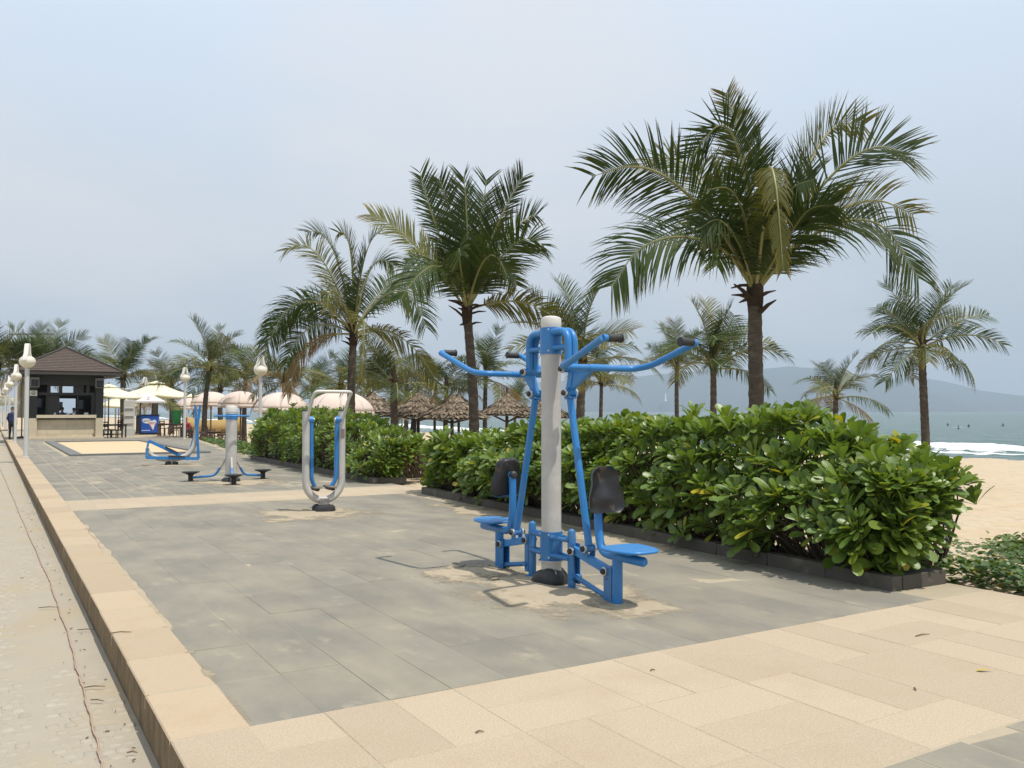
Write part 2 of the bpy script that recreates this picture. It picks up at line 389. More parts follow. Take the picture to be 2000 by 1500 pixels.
# road, lower than the paving, with worn setts under drifted sand
ROAD_Z = -0.20
mb = MB(); mb.add([(-9, -8, ROAD_Z), (0.70, -8, ROAD_Z), (0.70, 500, ROAD_Z), (-9, 500, ROAD_Z)], [(0, 1, 2, 3)])
road = mb.build('road', m_road, kind='structure')
tile_t = lambda lx, ly, h, b: (np.array([(sx * lx / 2, sy * ly / 2, -h) for sx, sy in ((-1, -1), (1, -1), (1, 1), (-1, 1))] + [(sx * lx / 2, sy * ly / 2, -b) for sx, sy in ((-1, -1), (1, -1), (1, 1), (-1, 1))] + [(sx * (lx / 2 - b), sy * (ly / 2 - b), 0) for sx, sy in ((-1, -1), (1, -1), (1, 1), (-1, 1))]),
                               np.array([(8, 9, 10, 11)] + [(a + o, (a + 1) % 4 + o, (a + 1) % 4 + o + 4, a + o + 4) for o in (0, 4) for a in range(4)]))
tv, tf = tile_t(1, 1, 0.30, 0.12)
ms = []
for j in range(150):
    y = 2.6 + j * 0.078 * (1 + j * 0.004)
    if y > 17: break
    s = 0.072 * (1 + j * 0.003); n = int(2.6 / s)
    for i in range(n):
        x = 0.66 - i * s + (0.5 * s if j % 2 else 0) + rng.uniform(-.014, .014)
        band = (x > 0.30 and (math.sin(y * 1.35 + 0.5) < 0.25)) or (0.20 < x < 0.29)
        if band or x > 0.66: continue
        dz = 0.004 + rng.uniform(-.005, .003) - 0.007 * max(0, float(wob(x * 1.3, y * .7)))
        yy = y + rng.uniform(-.010, .010) + 0.035 * math.sin(x * 6)
        M4 = Matrix.Translation((x, yy, ROAD_Z + dz)) @ Matrix.Rotation(rng.uniform(-.12, .12), 4, 'Z') @ Matrix.Rotation(rng.uniform(-.05, .05), 4, 'X') @ Matrix.Diagonal((s * rng.uniform(.72, .88), s * rng.uniform(.78, .92), 0.06, 1))
        ms.append(np.array(M4))
scatter('cobbles', tv, tf, ms, m_cobble, road, 'stuff', smooth=False)

# raised paving: bed with sandy joints, then each slab on it
plaza = MB().prism([(0.72, -8), (6.98, -8), (6.98, 27.2), (9.3, 47.0), (9.9, 66), (9.9, 75), (0.72, 75)], -0.30, -0.0026).build('plaza', m_joint, kind='structure', smooth=0)
def slab_mesh(name, lx, ly, h, m, b=0.004):
    v, f = tile_t(lx, ly, h, b); mb = MB().add(v, [tuple(q) for q in f]); me = bpy.data.meshes.new(name); me.from_pydata(mb.v, [], mb.f); me.materials.append(m); return me
def lay(me, name, x, y, par, z=0.0, rz=0.0):
    o = link(me, name, par)
    o.location = (x + rng.uniform(-.002, .002), y + rng.uniform(-.002, .002), z + rng.uniform(-.0022, .0012))
    o.rotation_euler = (rng.uniform(-.0016, .0016), rng.uniform(-.002, .002), rz + rng.uniform(-.003, .003)); return o
me_g = slab_mesh('grey_slab', 0.3474, 0.7003, 0.03, m_grey, .0016)
LIFTED = (8, 1)                                     # the slab missing round the sunken machine leg
NX = 15
x_edges = [1.05 + 0.3483 * i for i in range(NX + 2)]
for i in range(NX):
    for j in range(14):
        if (i, j) in ((8, 1),): continue
        x, y = x_edges[i] + .174, 4.09 + 0.7215 * j + .3607
        o = lay(me_g, 'grey_slab', x, y, plaza); o.scale = (1, 0.7205 / 0.7003, 1)
me_gn = slab_mesh('grey_slab_near', 0.344, 0.696, 0.03, m_grey)
for i in range(17):
    for j in range(2):
        lay(me_gn, 'grey_slab', 0.72 + .35 + .3483 * i, 2.285 - .35 - .70 * j, plaza)
# beige slabs laid in pairs, turned by turns
me_bh = slab_mesh('beige_slab', 0.693, 0.351, 0.03, m_beige); me_bv = slab_mesh('beige_slab', 0.344, 0.709, 0.03, m_beige)
for i in range(9):
    x0 = 0.70 + .6967 * i
    for j, y0 in enumerate((3.372, 2.655)):
        if (i + j) % 2 == 0:
            for k in range(2): lay(me_bh, 'beige_slab', x0 + .348, y0 + .18 + .3575 * k, plaza)
        else:
            for k in range(2): lay(me_bv, 'beige_slab', x0 + .174 + .3483 * k, y0 + .357, plaza)
    lay(me_bh, 'beige_slab', x0 + .348 + (.35 if i % 2 else 0) * 0, 2.475, plaza)
for i in range(17):
    for k in range(2): lay(me_bv, 'beige_slab', 1.05 + .174 + .3483 * i, 14.20 + .36 + .72 * k + .08, plaza)
# far paving: still slabs, joined
tv, tf = tile_t(0.336, 0.685, 0.03, 0.004); ms = []
for i in range(24):
    for j in range(51):
        x, y = 1.05 + .174 + .3483 * i, 15.86 + .36 + .716 * j
        if x > 6.8 + max(0, (y - 27)) * 0.115 or (2.25 < x < 6.65 and 31.6 < y < 46.6): continue
        ms.append(np.array(Matrix.Translation((x, y, rng.uniform(-.002, .001)))))
m_greyf = mat('grey_slate_far', (0.210, 0.195, 0.160), 0.75, 0.07, 1.3, col2=(0.40, 0.345, 0.25), s2=1.1, t2=(0.48, 0.86), a2=0.8, world_space=True, spec=0.25, attr='rnd', attr_cols=[(0, (.90, .90, .90)), (1, (1.1, 1.1, 1.1))], col3=(0.50, 0.42, 0.29), s3=0.8, t3=(0.58, 0.68), a3=0.6, stretch=(1.6, .9, 1))
scatter('far_grey_slabs', tv, tf, ms, m_greyf, plaza, 'stuff', smooth=False)
# inlaid court with dark border further on
m_dark_slab = mat('dark_border_stone', (0.15, 0.15, 0.14), 0.7, 0.12, 6, world_space=True)
court = MB().box((4.45, 39.1, -.004), (4.0, 14.2, 0.012)).build('court_floor', mat('court_sandstone', (0.56, 0.43, 0.26), 0.9, 0.07, 3, col2=(0.38, 0.28, 0.16), s2=1.2, t2=(0.62, 0.70), a2=0.8, world_space=True, stretch=(1, 3.2, 1)), plaza)
for c, s in (((2.43, 39.1), (0.38, 15.0)), ((6.47, 39.1), (0.38, 15.0)), ((4.45, 31.80), (3.66, 0.38)), ((4.45, 46.40), (3.66, 0.38))):
    MB().box((c[0], c[1], 0.022), (s[0], s[1], 0.064)).build('border_stone', m_dark_slab, plaza)

# kerb along the road
kerb = MB().box((0.875, 32, -0.165), (0.30, 80, 0.26)).build('kerb', m_joint, kind='structure')
m_kside = mat('kerb_side_dark', (0.25, 0.185, 0.115), 0.92, 0.2, 12, col2=(.11, .085, .055), s2=5, t2=(.45, .7), a2=.7, bump=.8, bscale=50, world_space=True, spec=.05, stretch=(1, 2.5, 1))  # darker, mottled brown for the kerb face towards the road
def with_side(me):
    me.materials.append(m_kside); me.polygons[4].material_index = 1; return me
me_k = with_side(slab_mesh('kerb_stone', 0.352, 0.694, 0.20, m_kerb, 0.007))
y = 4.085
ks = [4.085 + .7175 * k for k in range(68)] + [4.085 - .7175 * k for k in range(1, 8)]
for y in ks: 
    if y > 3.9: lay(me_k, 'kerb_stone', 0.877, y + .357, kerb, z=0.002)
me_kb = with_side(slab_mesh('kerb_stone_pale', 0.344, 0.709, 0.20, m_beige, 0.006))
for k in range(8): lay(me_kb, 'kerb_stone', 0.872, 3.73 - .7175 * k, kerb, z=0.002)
# drifted sand on the paving, thicker round the machines
m_drift = mat('dusty_sand', (0.385, 0.325, 0.235), 0.95, 0.12, 5, col2=(0.34, 0.27, 0.18), s2=3.0, t2=(0.5, 0.7), a2=0.6, bump=0.7, bscale=40, world_space=True, spec=0.05)
t = m_drift.node_tree; L = t.links.new
a_ = _n(t, 'Attribute'); a_.attribute_name = 'th'; g_ = _n(t, 'NewGeometry')
n_ = _n(t, 'TexNoise'); n_.inputs['Scale'].default_value = 22; n_.inputs['Detail'].default_value = 6; L(g_.outputs['Position'], n_.inputs['Vector'])
ad = _n(t, 'Math'); ad.operation = 'MULTIPLY_ADD'; ad.inputs[1].default_value = 1.9; L(a_.outputs['Fac'], ad.inputs[0]); L(n_.outputs[0], ad.inputs[2])
fm = _n(t, 'MapRange'); fm.inputs['From Min'].default_value = .50; fm.inputs['From Max'].default_value = 1.35; L(ad.outputs[0], fm.inputs['Value'])
tp = _n(t, 'BsdfTransparent'); mx_ = _n(t, 'MixShader'); L(fm.outputs[0], mx_.inputs[0]); L(tp.outputs[0], mx_.inputs[1]); L(t.nodes['Principled BSDF'].outputs[0], mx_.inputs[2]); L(mx_.outputs[0], t.nodes['Material Output'].inputs['Surface'])
from mathutils import noise as mnoise
def fbm(x, y, z, o=4):
    return mnoise.fractal(Vector((x, y, z)), .9, 2.1, o)
def drift(cx, cy, rx, ry, h, name='sand_drift', n=60, f=3.0, seed=0.0, hole=None, rag=.55):
    gx = np.linspace(-1.3, 1.3, n); V = []; TH = []
    for yy in gx:
        for xx in gx:
            wx, wy = cx + xx * rx, cy + yy * ry
            rr = max(abs(xx), abs(yy)) * .45 + math.hypot(xx, yy) * .55
            v = 1 - rr + rag * fbm(wx * f * .8, wy * f * .8, seed) + .12 * fbm(wx * 14, wy * 9, seed + 5, 3)
            z = h * min(1.0, v) + .25 * h * fbm(wx * 9, wy * 9, seed + 9, 3) if v > 0 else v * .02
            z = max(z, -.0035)
            if rr > 1.15: z = -.0035
            for hx, hy, hr, hd in (hole or ()):
                q = math.exp(-(((wx - hx) ** 2 + (wy - hy) ** 2) / hr ** 2) ** 1.5); z = z * (1 - q) - hd * q
            V.append((wx, wy, z)); TH.append(max(0, v if rr < 1.15 else 0))
    I = np.arange(n * n).reshape(n, n); Fq = np.stack([I[:-1, :-1], I[:-1, 1:], I[1:, 1:], I[1:, :-1]], -1).reshape(-1, 4)
    return np_mesh(name, np.array(V), Fq, m_drift, plaza, 'stuff', {'th': np.array(TH)})
drift(3.90, 6.0, 0.66, 1.05, 0.014, seed=1.0, n=120)
drift(3.72, 6.95, 0.50, 0.36, 0.026, seed=5.0, f=6, n=60)
drift(4.12, 5.15, 0.36, 0.42, 0.008, seed=2.2, f=5, hole=[(4.10, 5.25, 0.11, 0.05)], rag=.35)
drift(3.95, 12.1, 0.85, 0.85, 0.008, seed=3.1)
drift(4.4, 18.1, 0.8, 0.9, 0.007, seed=7.7)
drift(4.25, 24.8, 1.0, 0.6, 0.007, seed=9.1)
drift(6.05, 7.6, 0.45, 1.3, 0.006, seed=4.4, n=80)
drift(6.15, 11.0, 0.4, 1.4, 0.006, seed=14.4, n=80)
drift(1.055, 9.0, 0.035, 4.6, 0.004, seed=31.0, n=130, f=2.2, rag=.7)
drift(3.2, 14.1, 2.1, 0.07, 0.004, seed=35.0, n=110, f=2.2, rag=.7)
m_stone = mat('stone_chip', (0.22, 0.19, 0.14), 0.9, 0.3, 30)
for k, (px, py, s) in enumerate(((967, 1134, .03), (940, 1112, .05), (922, 1112, .035), (955, 1108, .022), (890, 1104, .03), (905, 1107, .02))):
    p = gnd(px, py); mb = MB(); mb.lathe([(0.0, -.3), (.7, -.25), (1.0, .1), (.75, .5), (0, .62)], n=7, sx=1.5, sy=.8)
    o = mb.build('stone_chip', m_stone, None, smooth=0, loc=(p.x, p.y, 0.012 + s * .12)); o.scale = (s, s, s * .6); o.rotation_euler = (0, 0, k * 1.3)
    tag(o, 'small grey stone chip lying in the sand by the far machine leg', 'stone', 'stone chips in the sand')
# planters
def planter(x0, y0, x1, y1, wid, name):
    L_ = math.hypot(x1 - x0, y1 - y0); a = math.atan2(y1 - y0, x1 - x0); n = int(round(L_ / .7)); s = L_ / n
    par = thing('planter', name, 'planter', ((x0 + x1) / 2, (y0 + y1) / 2, 0), a - math.pi / 2)
    mk = MB().box((0, 0, 0), (0.12, s - .006, 0.135)).build('kerb_stone', m_planter, par, bevel=.006)
    mk.location = (0.06, -L_ / 2 + s / 2, 0.05)
    for i in range(1, n):
        o = mk.copy(); COL.objects.link(o); o.location = (0.06 + rng.uniform(-.003, .003), -L_ / 2 + s * (i + .5), 0.05 + rng.uniform(-.004, .003))
    ne = 1; me = MB().box((0, 0, 0), (wid / ne - .006, .12, 0.135)).build('kerb_stone', m_planter, par, bevel=.006)
    me.location = (.127 + wid / ne / 2, -L_ / 2 + .06, .05)
    for e in (0, 1):
        for i in range(ne):
            if e == 0 and i == 0: continue
            o = me.copy(); COL.objects.link(o); o.location = (.127 + wid / ne / 2 + i * wid / ne, (-L_ / 2 + .06) if e == 0 else (L_ / 2 - .06), .05 + rng.uniform(-.004, .003))
    MB().box((wid / 2 + .1, 0, 0.01), (wid - .05, L_ - .25, 0.11)).build('soil', m_soil, par)
    return par
planter(6.25, 4.43, 6.55, 13.98, .56, 'long low planter of dark slate kerbs under the hedge beside the pull-down machine')
planter(6.60, 16.35, 6.74, 26.5, .60, 'dark slate kerb planter under the hedge behind the air walker')
# ================================================================ exercise machines
def paint(name, c, rough=.38, chips=(0.07, 0.045, 0.03), a=.9, t3=(.67, .70)):
    return mat(name, c, rough, 0.10, 3.0, col2=(c[0] * 2.4 + .02, c[1] * 1.15, c[2] * .86), s2=4, t2=(.48, .72), a2=.6, col3=chips, s3=16, t3=t3, a3=a, spec=.5, bump=.05, bscale=30)
m_blue = paint('blue_paint', (0.024, 0.185, 0.47))
m_bluew = paint('blue_paint_worn', (0.028, 0.155, 0.37), .5, t3=(.66, .70))
m_post = mat('silver_grey_paint', (0.45, 0.43, 0.40), .5, .06, 3, col2=(.54, .52, .48), s2=4, t2=(.5, .7), col3=(.13, .11, .09), s3=11, t3=(.71, .74), a3=.8, spec=.4)
m_white = mat('white_paint', (0.60, 0.58, 0.53), .5, .05, 4, col2=(.55, .50, .42), s2=7, t2=(.6, .8), a2=.5)
m_rub = mat('black_rubber', (0.018, 0.018, 0.019), .55, .2, 10, col2=(.09, .085, .075), s2=6, t2=(.5, .8), a2=.6)
m_pad = mat('black_plastic_pad', (0.014, 0.014, 0.015), .35, .2, 8, col2=(.20, .16, .10), s2=9, t2=(.60, .74), a2=.75, stretch=(1, 1, .5))
m_steel = mat('steel', (0.55, 0.54, 0.52), .35, .1, 20, metal=.9)
def bolt(par, p, axis='X', r=.033, l=.028, dark=True, side=1):
    M = Matrix.Rotation(math.pi / 2 * side, 3, 'Y') if axis == 'X' else Matrix.Rotation(-math.pi / 2 * side, 3, 'X')
    o = MB().lathe([(r, 0), (r, l * .5), (r * .86, l * .6)], n=16, M=M).build('pivot_washer', m_steel, par, loc=p)
    MB().lathe([(r * .72, 0), (r * .72, l), (r * .5, l * 1.35), (0, l * 1.4)], n=14, M=M).build('pivot_cap', m_rub if dark else m_blue, o)
    return o
def pull_machine():
    T = thing('pull_down_machine', 'two seat blue pull down exercise machine on tall grey post with black backrests', 'exercise machine', (4.1, 6.16, 0))
    MB().lathe([(.085, 0), (.085, 2.19)], n=28).build('post', m_post, T)
    MB().lathe([(.0865, 2.165), (.0885, 2.17), (.0885, 2.235), (.080, 2.255), (.05, 2.266), (0, 2.268)], n=28).build('post_cap', m_white, T)
    up = MB().lathe([(.0935, 1.94), (.0935, 2.165)], n=28).build('upper_collar', m_blue, T)
    lo = MB().lathe([(.097, .195), (.097, .436)], n=8).build('lower_collar', m_bluew, T, smooth=20)
    MB().lathe([(.094, .186), (.108, .187), (.108, .195), (.094, .1955)], n=24).build('collar_ring', m_steel, lo)
    for z, c in ((2.145, up), (1.965, up), (.415, lo), (.225, lo)):
        for a in (2.6, 3.9, 5.6):
            MB().lathe([(.008, 0), (.008, .008), (0, .012)], n=8, M=Matrix.Rotation(math.pi / 2, 3, 'Y')).build('bolt', m_steel, c, loc=(.092 * math.cos(a), .092 * math.sin(a), z)).rotation_euler = (0, 0, a)
    boot = MB(); n = 24
    boot.lathe([(.15, -.002), (.158, .03), (.145, .075), (.115, .11), (.092, .118)], n=n)
    boot.v = [(x * (1 + .10 * math.sin(3 * math.atan2(y, x) + .7)), y * (1 + .10 * math.sin(3 * math.atan2(y, x))), z * (1 + .15 * math.sin(2 * math.atan2(y, x)))) for x, y, z in boot.v]
    boot.build('rubber_boot', m_rub, T, smooth=60)
    for s, near in ((-1, True), (1, False)):
        u = lambda q: s * q
        P = lambda x, q, z: (x, s * q, z)
        # arch from the upper collar
        arch = MB()
        for x in (-.030, .030):
            arch.tube(round_path([P(x, .06, 2.125), P(x, .30, 2.125), P(x, .30, 1.80)], .12, 7), .031, 12)
        arch.tube([P(-.030, .06, 1.99), P(-.030, .30, 1.99)], .022, 10).tube([P(.030, .06, 1.99), P(.030, .30, 1.99)], .022, 10)
        ar = arch.build('arch_tube', m_blue, T)
        bolt(ar, P(-.085, .30, 1.80), side=-1); bolt(ar, P(.085, .30, 1.80), side=1)
        MB().tube([P(-.085, .30, 1.80), P(.085, .30, 1.80)], .028, 14).build('pivot_sleeve', m_blue, ar)
        # inner fixed standard
        st = MB().tube([P(0, .30, .0), P(0, .30, .455), P(0, .30, .475), P(0, .30, .488)], [.034, .034, .028, .010], 14)
        st.build('standard', m_bluew, T)
        MB().box(P(0, .30, .006), (.10, .09, .012)).build('foot_plate', m_bluew, T)
        for z in (.395, .245):
            for x in (-.05, .05):
                MB().tube([P(x, .07, z), P(x * .5, .30, z)], .019, 10).build('stay', m_bluew, T)
        ch = MB()
        for x in (-.032, .032): ch.box(P(x, .345, .21), (.008, .055, .33))
        ch.build('link_bracket', m_bluew, T)
        zB, zb, uB = (.225, .015, .80) if near else (.225, .03, .80)
        uA = .355
        bolt(T, P(-.036, uA, .318), side=-1); bolt(T, P(.036, uA, .318), side=1)
        MB().bar(P(0, uA - .03, .324), P(0, uB + .02, zB - .004), .05, .062).build('upper_arm', m_blue, T, bevel=.006)
        bolt(T, P(-.038, uB, zB), side=-1); bolt(T, P(.038, uB, zB), side=1)
        MB().tube([P(-.05, uA, .108), P(.05, uA, .108)], .022, 12).tube([P(0, uA, .108), P(0, uB, zb)], .021, 12).tube([P(-.042, uB, zb), P(.042, uB, zb)], .022, 12).build('lower_arm', m_bluew, T)
        # moving seat post
        zl = -.055 if near else .004
        uL = .905 if near else .875
        MB().tube([P(0, uL, zl), P(0, uL, .36)], .040, 16).build('seat_post', m_blue, T)
        sp = MB()
        for x in (-.034, .034): sp.box(P(x, uL - .075, .125), (.008, .10, .27))
        sp.build('post_plate', m_bluew, T)
        br = MB().tube([P(0, uL - .10, .352), P(0, uL + .31, .352), P(0, uL + .33, .352)], [.036, .036, .022], 14).build('seat_tube', m_blue, T)
        MB().box(P(0, uL + .14, .398), (.12, .16, .022)).build('seat_bracket', m_bluew, br)
        c = uL + (.165 if near else .10); seat = []
        for k in range(28):
            a = 2 * math.pi * k / 28; ca, sa = math.cos(a), math.sin(a)
            rx = .185 * (abs(ca) ** .62) * (1 if ca > 0 else -1) * (1 - .16 * sa); ry = .205 * (abs(sa) ** .75) * (1 if sa > 0 else -1)
            seat.append((rx, s * (c + ry)))
        if s > 0: pass
        else: seat = seat[::-1]
        MB().prism(seat, .414, .436).build('seat', m_blue, T, bevel=.008)
        bt = round_path([P(0, uL - .02, .352), P(0, uL - .20, .352), P(0, uL - .245, .56), P(0, uL - .235, .86), P(0, uL - .205, .872)], .11, 6)
        MB().tube(bt, .034, 14).build('back_tube', m_blue, T)
        MB().lathe([(.036, 0), (.036, .03), (.02, .045), (0, .046)], n=14, M=Matrix.Rotation(math.pi / 2 * s, 3, 'X')).build('tube_cap', m_rub, T, loc=P(0, uL - .235, .872))
        # backrest: moulded shell, wider at its foot
        W = lambda v: (.128 + .042 * math.sin(min(1, max(0, (.62 - v) / .62)) * 2.2)) * (1 - .55 * max(0, (v - .78) / .22) ** 2.2) * (1 - .28 * max(0, (.12 - v) / .12) ** 2)
        nv, nu = 18, 15; front, back = [], []
        for i in range(nv):
            v = i / (nv - 1)
            for j in range(nu):
                q = -1 + 2 * j / (nu - 1); w = W(v)
                edge = max(abs(q), abs(2 * v - 1))
                dep = .034 * (1 - abs(q) ** 2.5) * (1 - abs(2 * v - 1) ** 4)
                bulge = .030 * math.exp(-((v - .30) / .16) ** 2 - (q / .45) ** 2) - .02 * math.exp(-((v - .72) / .18) ** 2 - (q / .30) ** 2)
                z = .665 + .36 * v
                front.append(P(q * w, uL - .150 + .035 * abs(q) ** 2 - dep * .25 + bulge - .03 * v, z)); back.append(P(q * w * .97, uL - .195 + .035 * abs(q) ** 2 + (.03 if edge > .97 else 0) - .03 * v, z))
        sh = MB(); fs = []; N = nv * nu
        for i in range(nv - 1):
            for j in range(nu - 1):
                a = i * nu + j; fs += [(a, a + 1, a + nu + 1, a + nu), (N + a, N + a + nu, N + a + nu + 1, N + a + 1)]
        rim = [j for j in range(nu)] + [i * nu + nu - 1 for i in range(1, nv)] + [(nv - 1) * nu + j for j in range(nu - 2, -1, -1)] + [i * nu for i in range(nv - 2, 0, -1)]
        for a, b in zip(rim, rim[1:] + rim[:1]): fs.append((a, N + a, N + b, b))
        sh.add(front + back, fs); sh.build('backrest', m_pad, T, smooth=50)
        # pull rod with yokes
        ub, ut, zt_ = (.54, .285, 1.60) if near else (.56, .25, 1.60)
        MB().tube([P(0, ub, .385), P(0, ut, 1.56)], .030, 12).build('pull_rod', m_blue, T)
        yk = MB()
        for x in (-.036, .036): yk.box(P(x, ub, .345), (.010, .062, .09))
        yk.tube([P(-.038, ub, .362), P(.038, ub, .362)], .03, 14); yk.build('lower_yoke', m_bluew, T)
        bolt(T, P(-.042, ub, .362), side=-1); bolt(T, P(.042, ub, .362), side=1)
        yk = MB()
        for x in (-.036, .036): yk.box(P(x, ut, 1.60), (.010, .07, .085), rot=(s * .25, 0, 0))
        yk.tube([P(-.045, ut, 1.605), P(.045, ut, 1.605)], .03, 14); yk.box(P(0, ut + .005, 1.565), (.07, .06, .012)); yk.build('upper_yoke', m_blue, T)
        bolt(T, P(-.046, ut, 1.605), side=-1); bolt(T, P(.046, ut, 1.605), side=1)
        # lever from yoke to the crossbar, hung on the arch
        uc, zc = (.67, 1.795) if near else (.49, 1.785)
        lv = MB().bar(P(0, ut, 1.60), P(0, .33, 1.80), .052, .06).bar(P(0, .28, 1.80), P(0, uc, zc), .05, .05)
        lv.add([P(-.02, ut + .02, 1.62), P(-.02, uc - .05, zc - .01), P(-.02, .31, 1.79), P(.02, ut + .02, 1.62), P(.02, uc - .05, zc - .01), P(.02, .31, 1.79)], [(0, 1, 2), (5, 4, 3), (0, 3, 4, 1), (1, 4, 5, 2), (2, 5, 3, 0)])
        lv.build('lever', m_blue, T, smooth=30)
        tipu, tipz = (1.33, 1.965) if near else (1.19, 2.005)
        hw = .42 if near else .43
        path = round_path([P(-.13 - hw + .10, tipu, tipz), P(-hw + .02, uc + .16, zc + .018), P(-hw + .06, uc, zc), P(hw - .06, uc, zc), P(hw - .02, uc + .16, zc + .018), P(hw + .0, tipu, tipz)], .10, 6)
        hb = MB().tube(path, .0255, 12).build('handlebar', m_blue, T)
        MB().tube([P(-.10, uc, zc), P(.10, uc, zc)], .029, 14).build('bar_sleeve', m_blue, hb)
        for e in (-1, 1):
            tx = (-.13 - hw + .10) if e < 0 else hw + .0
            MB().tube([P(tx - e * .0, tipu, tipz), P(tx - e * .05, tipu + .0, tipz + .002)], .0255, 12).build('handle_stub', m_blue, hb)
            MB().tube([P(tx - e * .035, tipu, tipz + .002), P(tx - e * .15, tipu, tipz + .004), P(tx - e * .152, tipu, tipz + .004), P(tx - e * .160, tipu, tipz + .004)], [.029, .029, .034, .034], 14).build('grip', m_rub, hb)
    return T
pull_machine()

def air_walker():
    T = thing('air_walker', 'grey U framed air walker with blue hanging legs and bent white handlebar', 'exercise machine', (4.19, 12.29, 0))
    hw = .27
    pts = [(-hw, 0, 1.46), (-hw, 0, .60)]
    for k in range(1, 16):
        a = math.pi * k / 16; pts.append((-hw * math.cos(a), 0, .44 - .28 * math.sin(a) + .0))
    pts += [(hw, 0, .60), (hw, 0, 1.46)]
    pts[1] = (-hw, 0, .46); pts[-2] = (hw, 0, .46)
    MB().tube(pts, .053, 18).build('u_frame', m_post, T, smooth=50)
    for x in (-hw, hw):
        MB().lathe([(.056, 0), (.056, .012), (.045, .022), (0, .026)], n=18).build('end_cap', m_rub, T, loc=(x, 0, 1.458))
    MB().lathe([(.06, .0), (.06, .14), (.085, .19)], n=18, sx=1.2).build('pedestal', m_post, T)
    b = MB()
    for y in (-.085, .085): b.lathe([(.13, -.002), (.128, .06), (.10, .095), (.03, .10), (0, .10)], c=(0, y, 0), n=16, sx=1.15, sy=.62)
    b.build('rubber_foot', m_rub, T, smooth=50)
    path = round_path([(-hw, -.03, 1.32), (-hw + .0, -.30, 1.66), (-hw, -.42, 1.735), (hw, -.42, 1.735), (hw, -.30, 1.66), (hw, -.03, 1.32)], .10, 6)
    MB().tube(path, .024, 12).build('handlebar', m_white, T)
    for x, s in ((-hw, 1), (hw, -1)):
        xi = x + s * .075
        hub = MB().lathe([(.052, -.03), (.052, .05)], n=18, M=Matrix.Rotation(math.pi / 2 * s, 3, 'Y')).build('swing_hub', m_blue, T, loc=(x + s * .05, 0, 1.33))
        MB().lathe([(.036, 0), (.036, .012), (.0, .02)], n=14, M=Matrix.Rotation(math.pi / 2 * s, 3, 'Y')).build('hub_cap', m_steel, hub, loc=(s * .05, 0, 0))
        leg = MB().tube(round_path([(xi, 0, 1.33), (xi + s * .012, .0, .46), (xi + s * .075, .03, .34)], .10, 6), .030, 12, flat=1.25).build('swing_leg', m_blue, T)
        fp = [(-.055, -.10), (-.04, -.13), (.04, -.13), (.055, -.10), (.055, .20), (.04, .24), (-.04, .24), (-.055, .20)]
        f = MB().prism([(xi + s * .08 + a, b_ + .02) for a, b_ in fp], .335, .36)
        f.build('footplate', mat('worn_footplate', (.20, .16, .12), .7, .25, 20), leg, bevel=.006)
        MB().tube([(xi + s * .08, -.08, .325), (xi + s * .08, .20, .325)], .03, 10).build('plate_support', m_rub, leg)
    MB().box((hw - .004, -.0545, 1.13), (.055, .006, .13)).build('instruction_plate', mat('brown_plate', (.20, .15, .13), .5, .25, 40), T)
air_walker()

def twister():
    T = thing('waist_twister', 'three station waist twister on grey post with blue ring handle and black discs', 'exercise machine', (4.30, 18.45, 0))
    MB().lathe([(.115, 0), (.115, 1.46)], n=24).build('post', m_post, T)
    MB().lathe([(.118, 1.44), (.118, 1.54), (.105, 1.565), (.05, 1.575), (0, 1.576)], n=24).build('post_cap', m_white, T)
    MB().lathe([(.124, 1.29), (.124, 1.40)], n=24).build('collar', m_blue, T)
    ring = MB(); pts = [(.34 * math.cos(a), .34 * math.sin(a), 1.36) for a in [2 * math.pi * k / 40 for k in range(41)]]
    ring.tube(pts, .019, 10, cap=False); rg = ring.build('ring_handle', m_blue, T, smooth=60)
    for a in (.3, 2.4, 4.5): MB().tube([(.11 * math.cos(a), .11 * math.sin(a), 1.36), (.34 * math.cos(a), .34 * math.sin(a), 1.36)], .015, 8).build('spoke', m_blue, rg)
    MB().lathe([(.19, -.002), (.185, .05), (.14, .085), (.11, .09)], n=24).build('rubber_boot', m_rub, T, smooth=50)
    for bx, by in ((3.62, 18.92), (4.16, 17.62), (4.98, 18.80)):
        a = math.atan2(by - 18.45, bx - 4.30); ca, sa = math.cos(a), math.sin(a); d = lambda r, z: (r * ca, r * sa, z)
        pth = round_path([d(.10, .50), d(.34, .12), d(.86, .075)], .10, 5)
        k = 4
        arm = MB().tube([pth[0], Vector(pth[0]).lerp(Vector(d(.34, .12)), .55)], .026, 10).build('arm_sleeve', m_post, T)
        MB().tube([Vector(pth[0]).lerp(Vector(d(.34, .12)), .5)] + pth[1:], .025, 10).build('arm', m_blue, T)
        MB().lathe([(.07, -.002), (.05, .02), (.05, .12), (.06, .14)], n=16).build('disc_stem', m_rub, T, loc=d(.86, 0))
        MB().lathe([(.06, .14), (.17, .185), (.178, .19), (.178, .203), (.16, .206), (0, .203)], n=26).build('turn_disc', m_rub, T, loc=d(.86, 0))
twister()

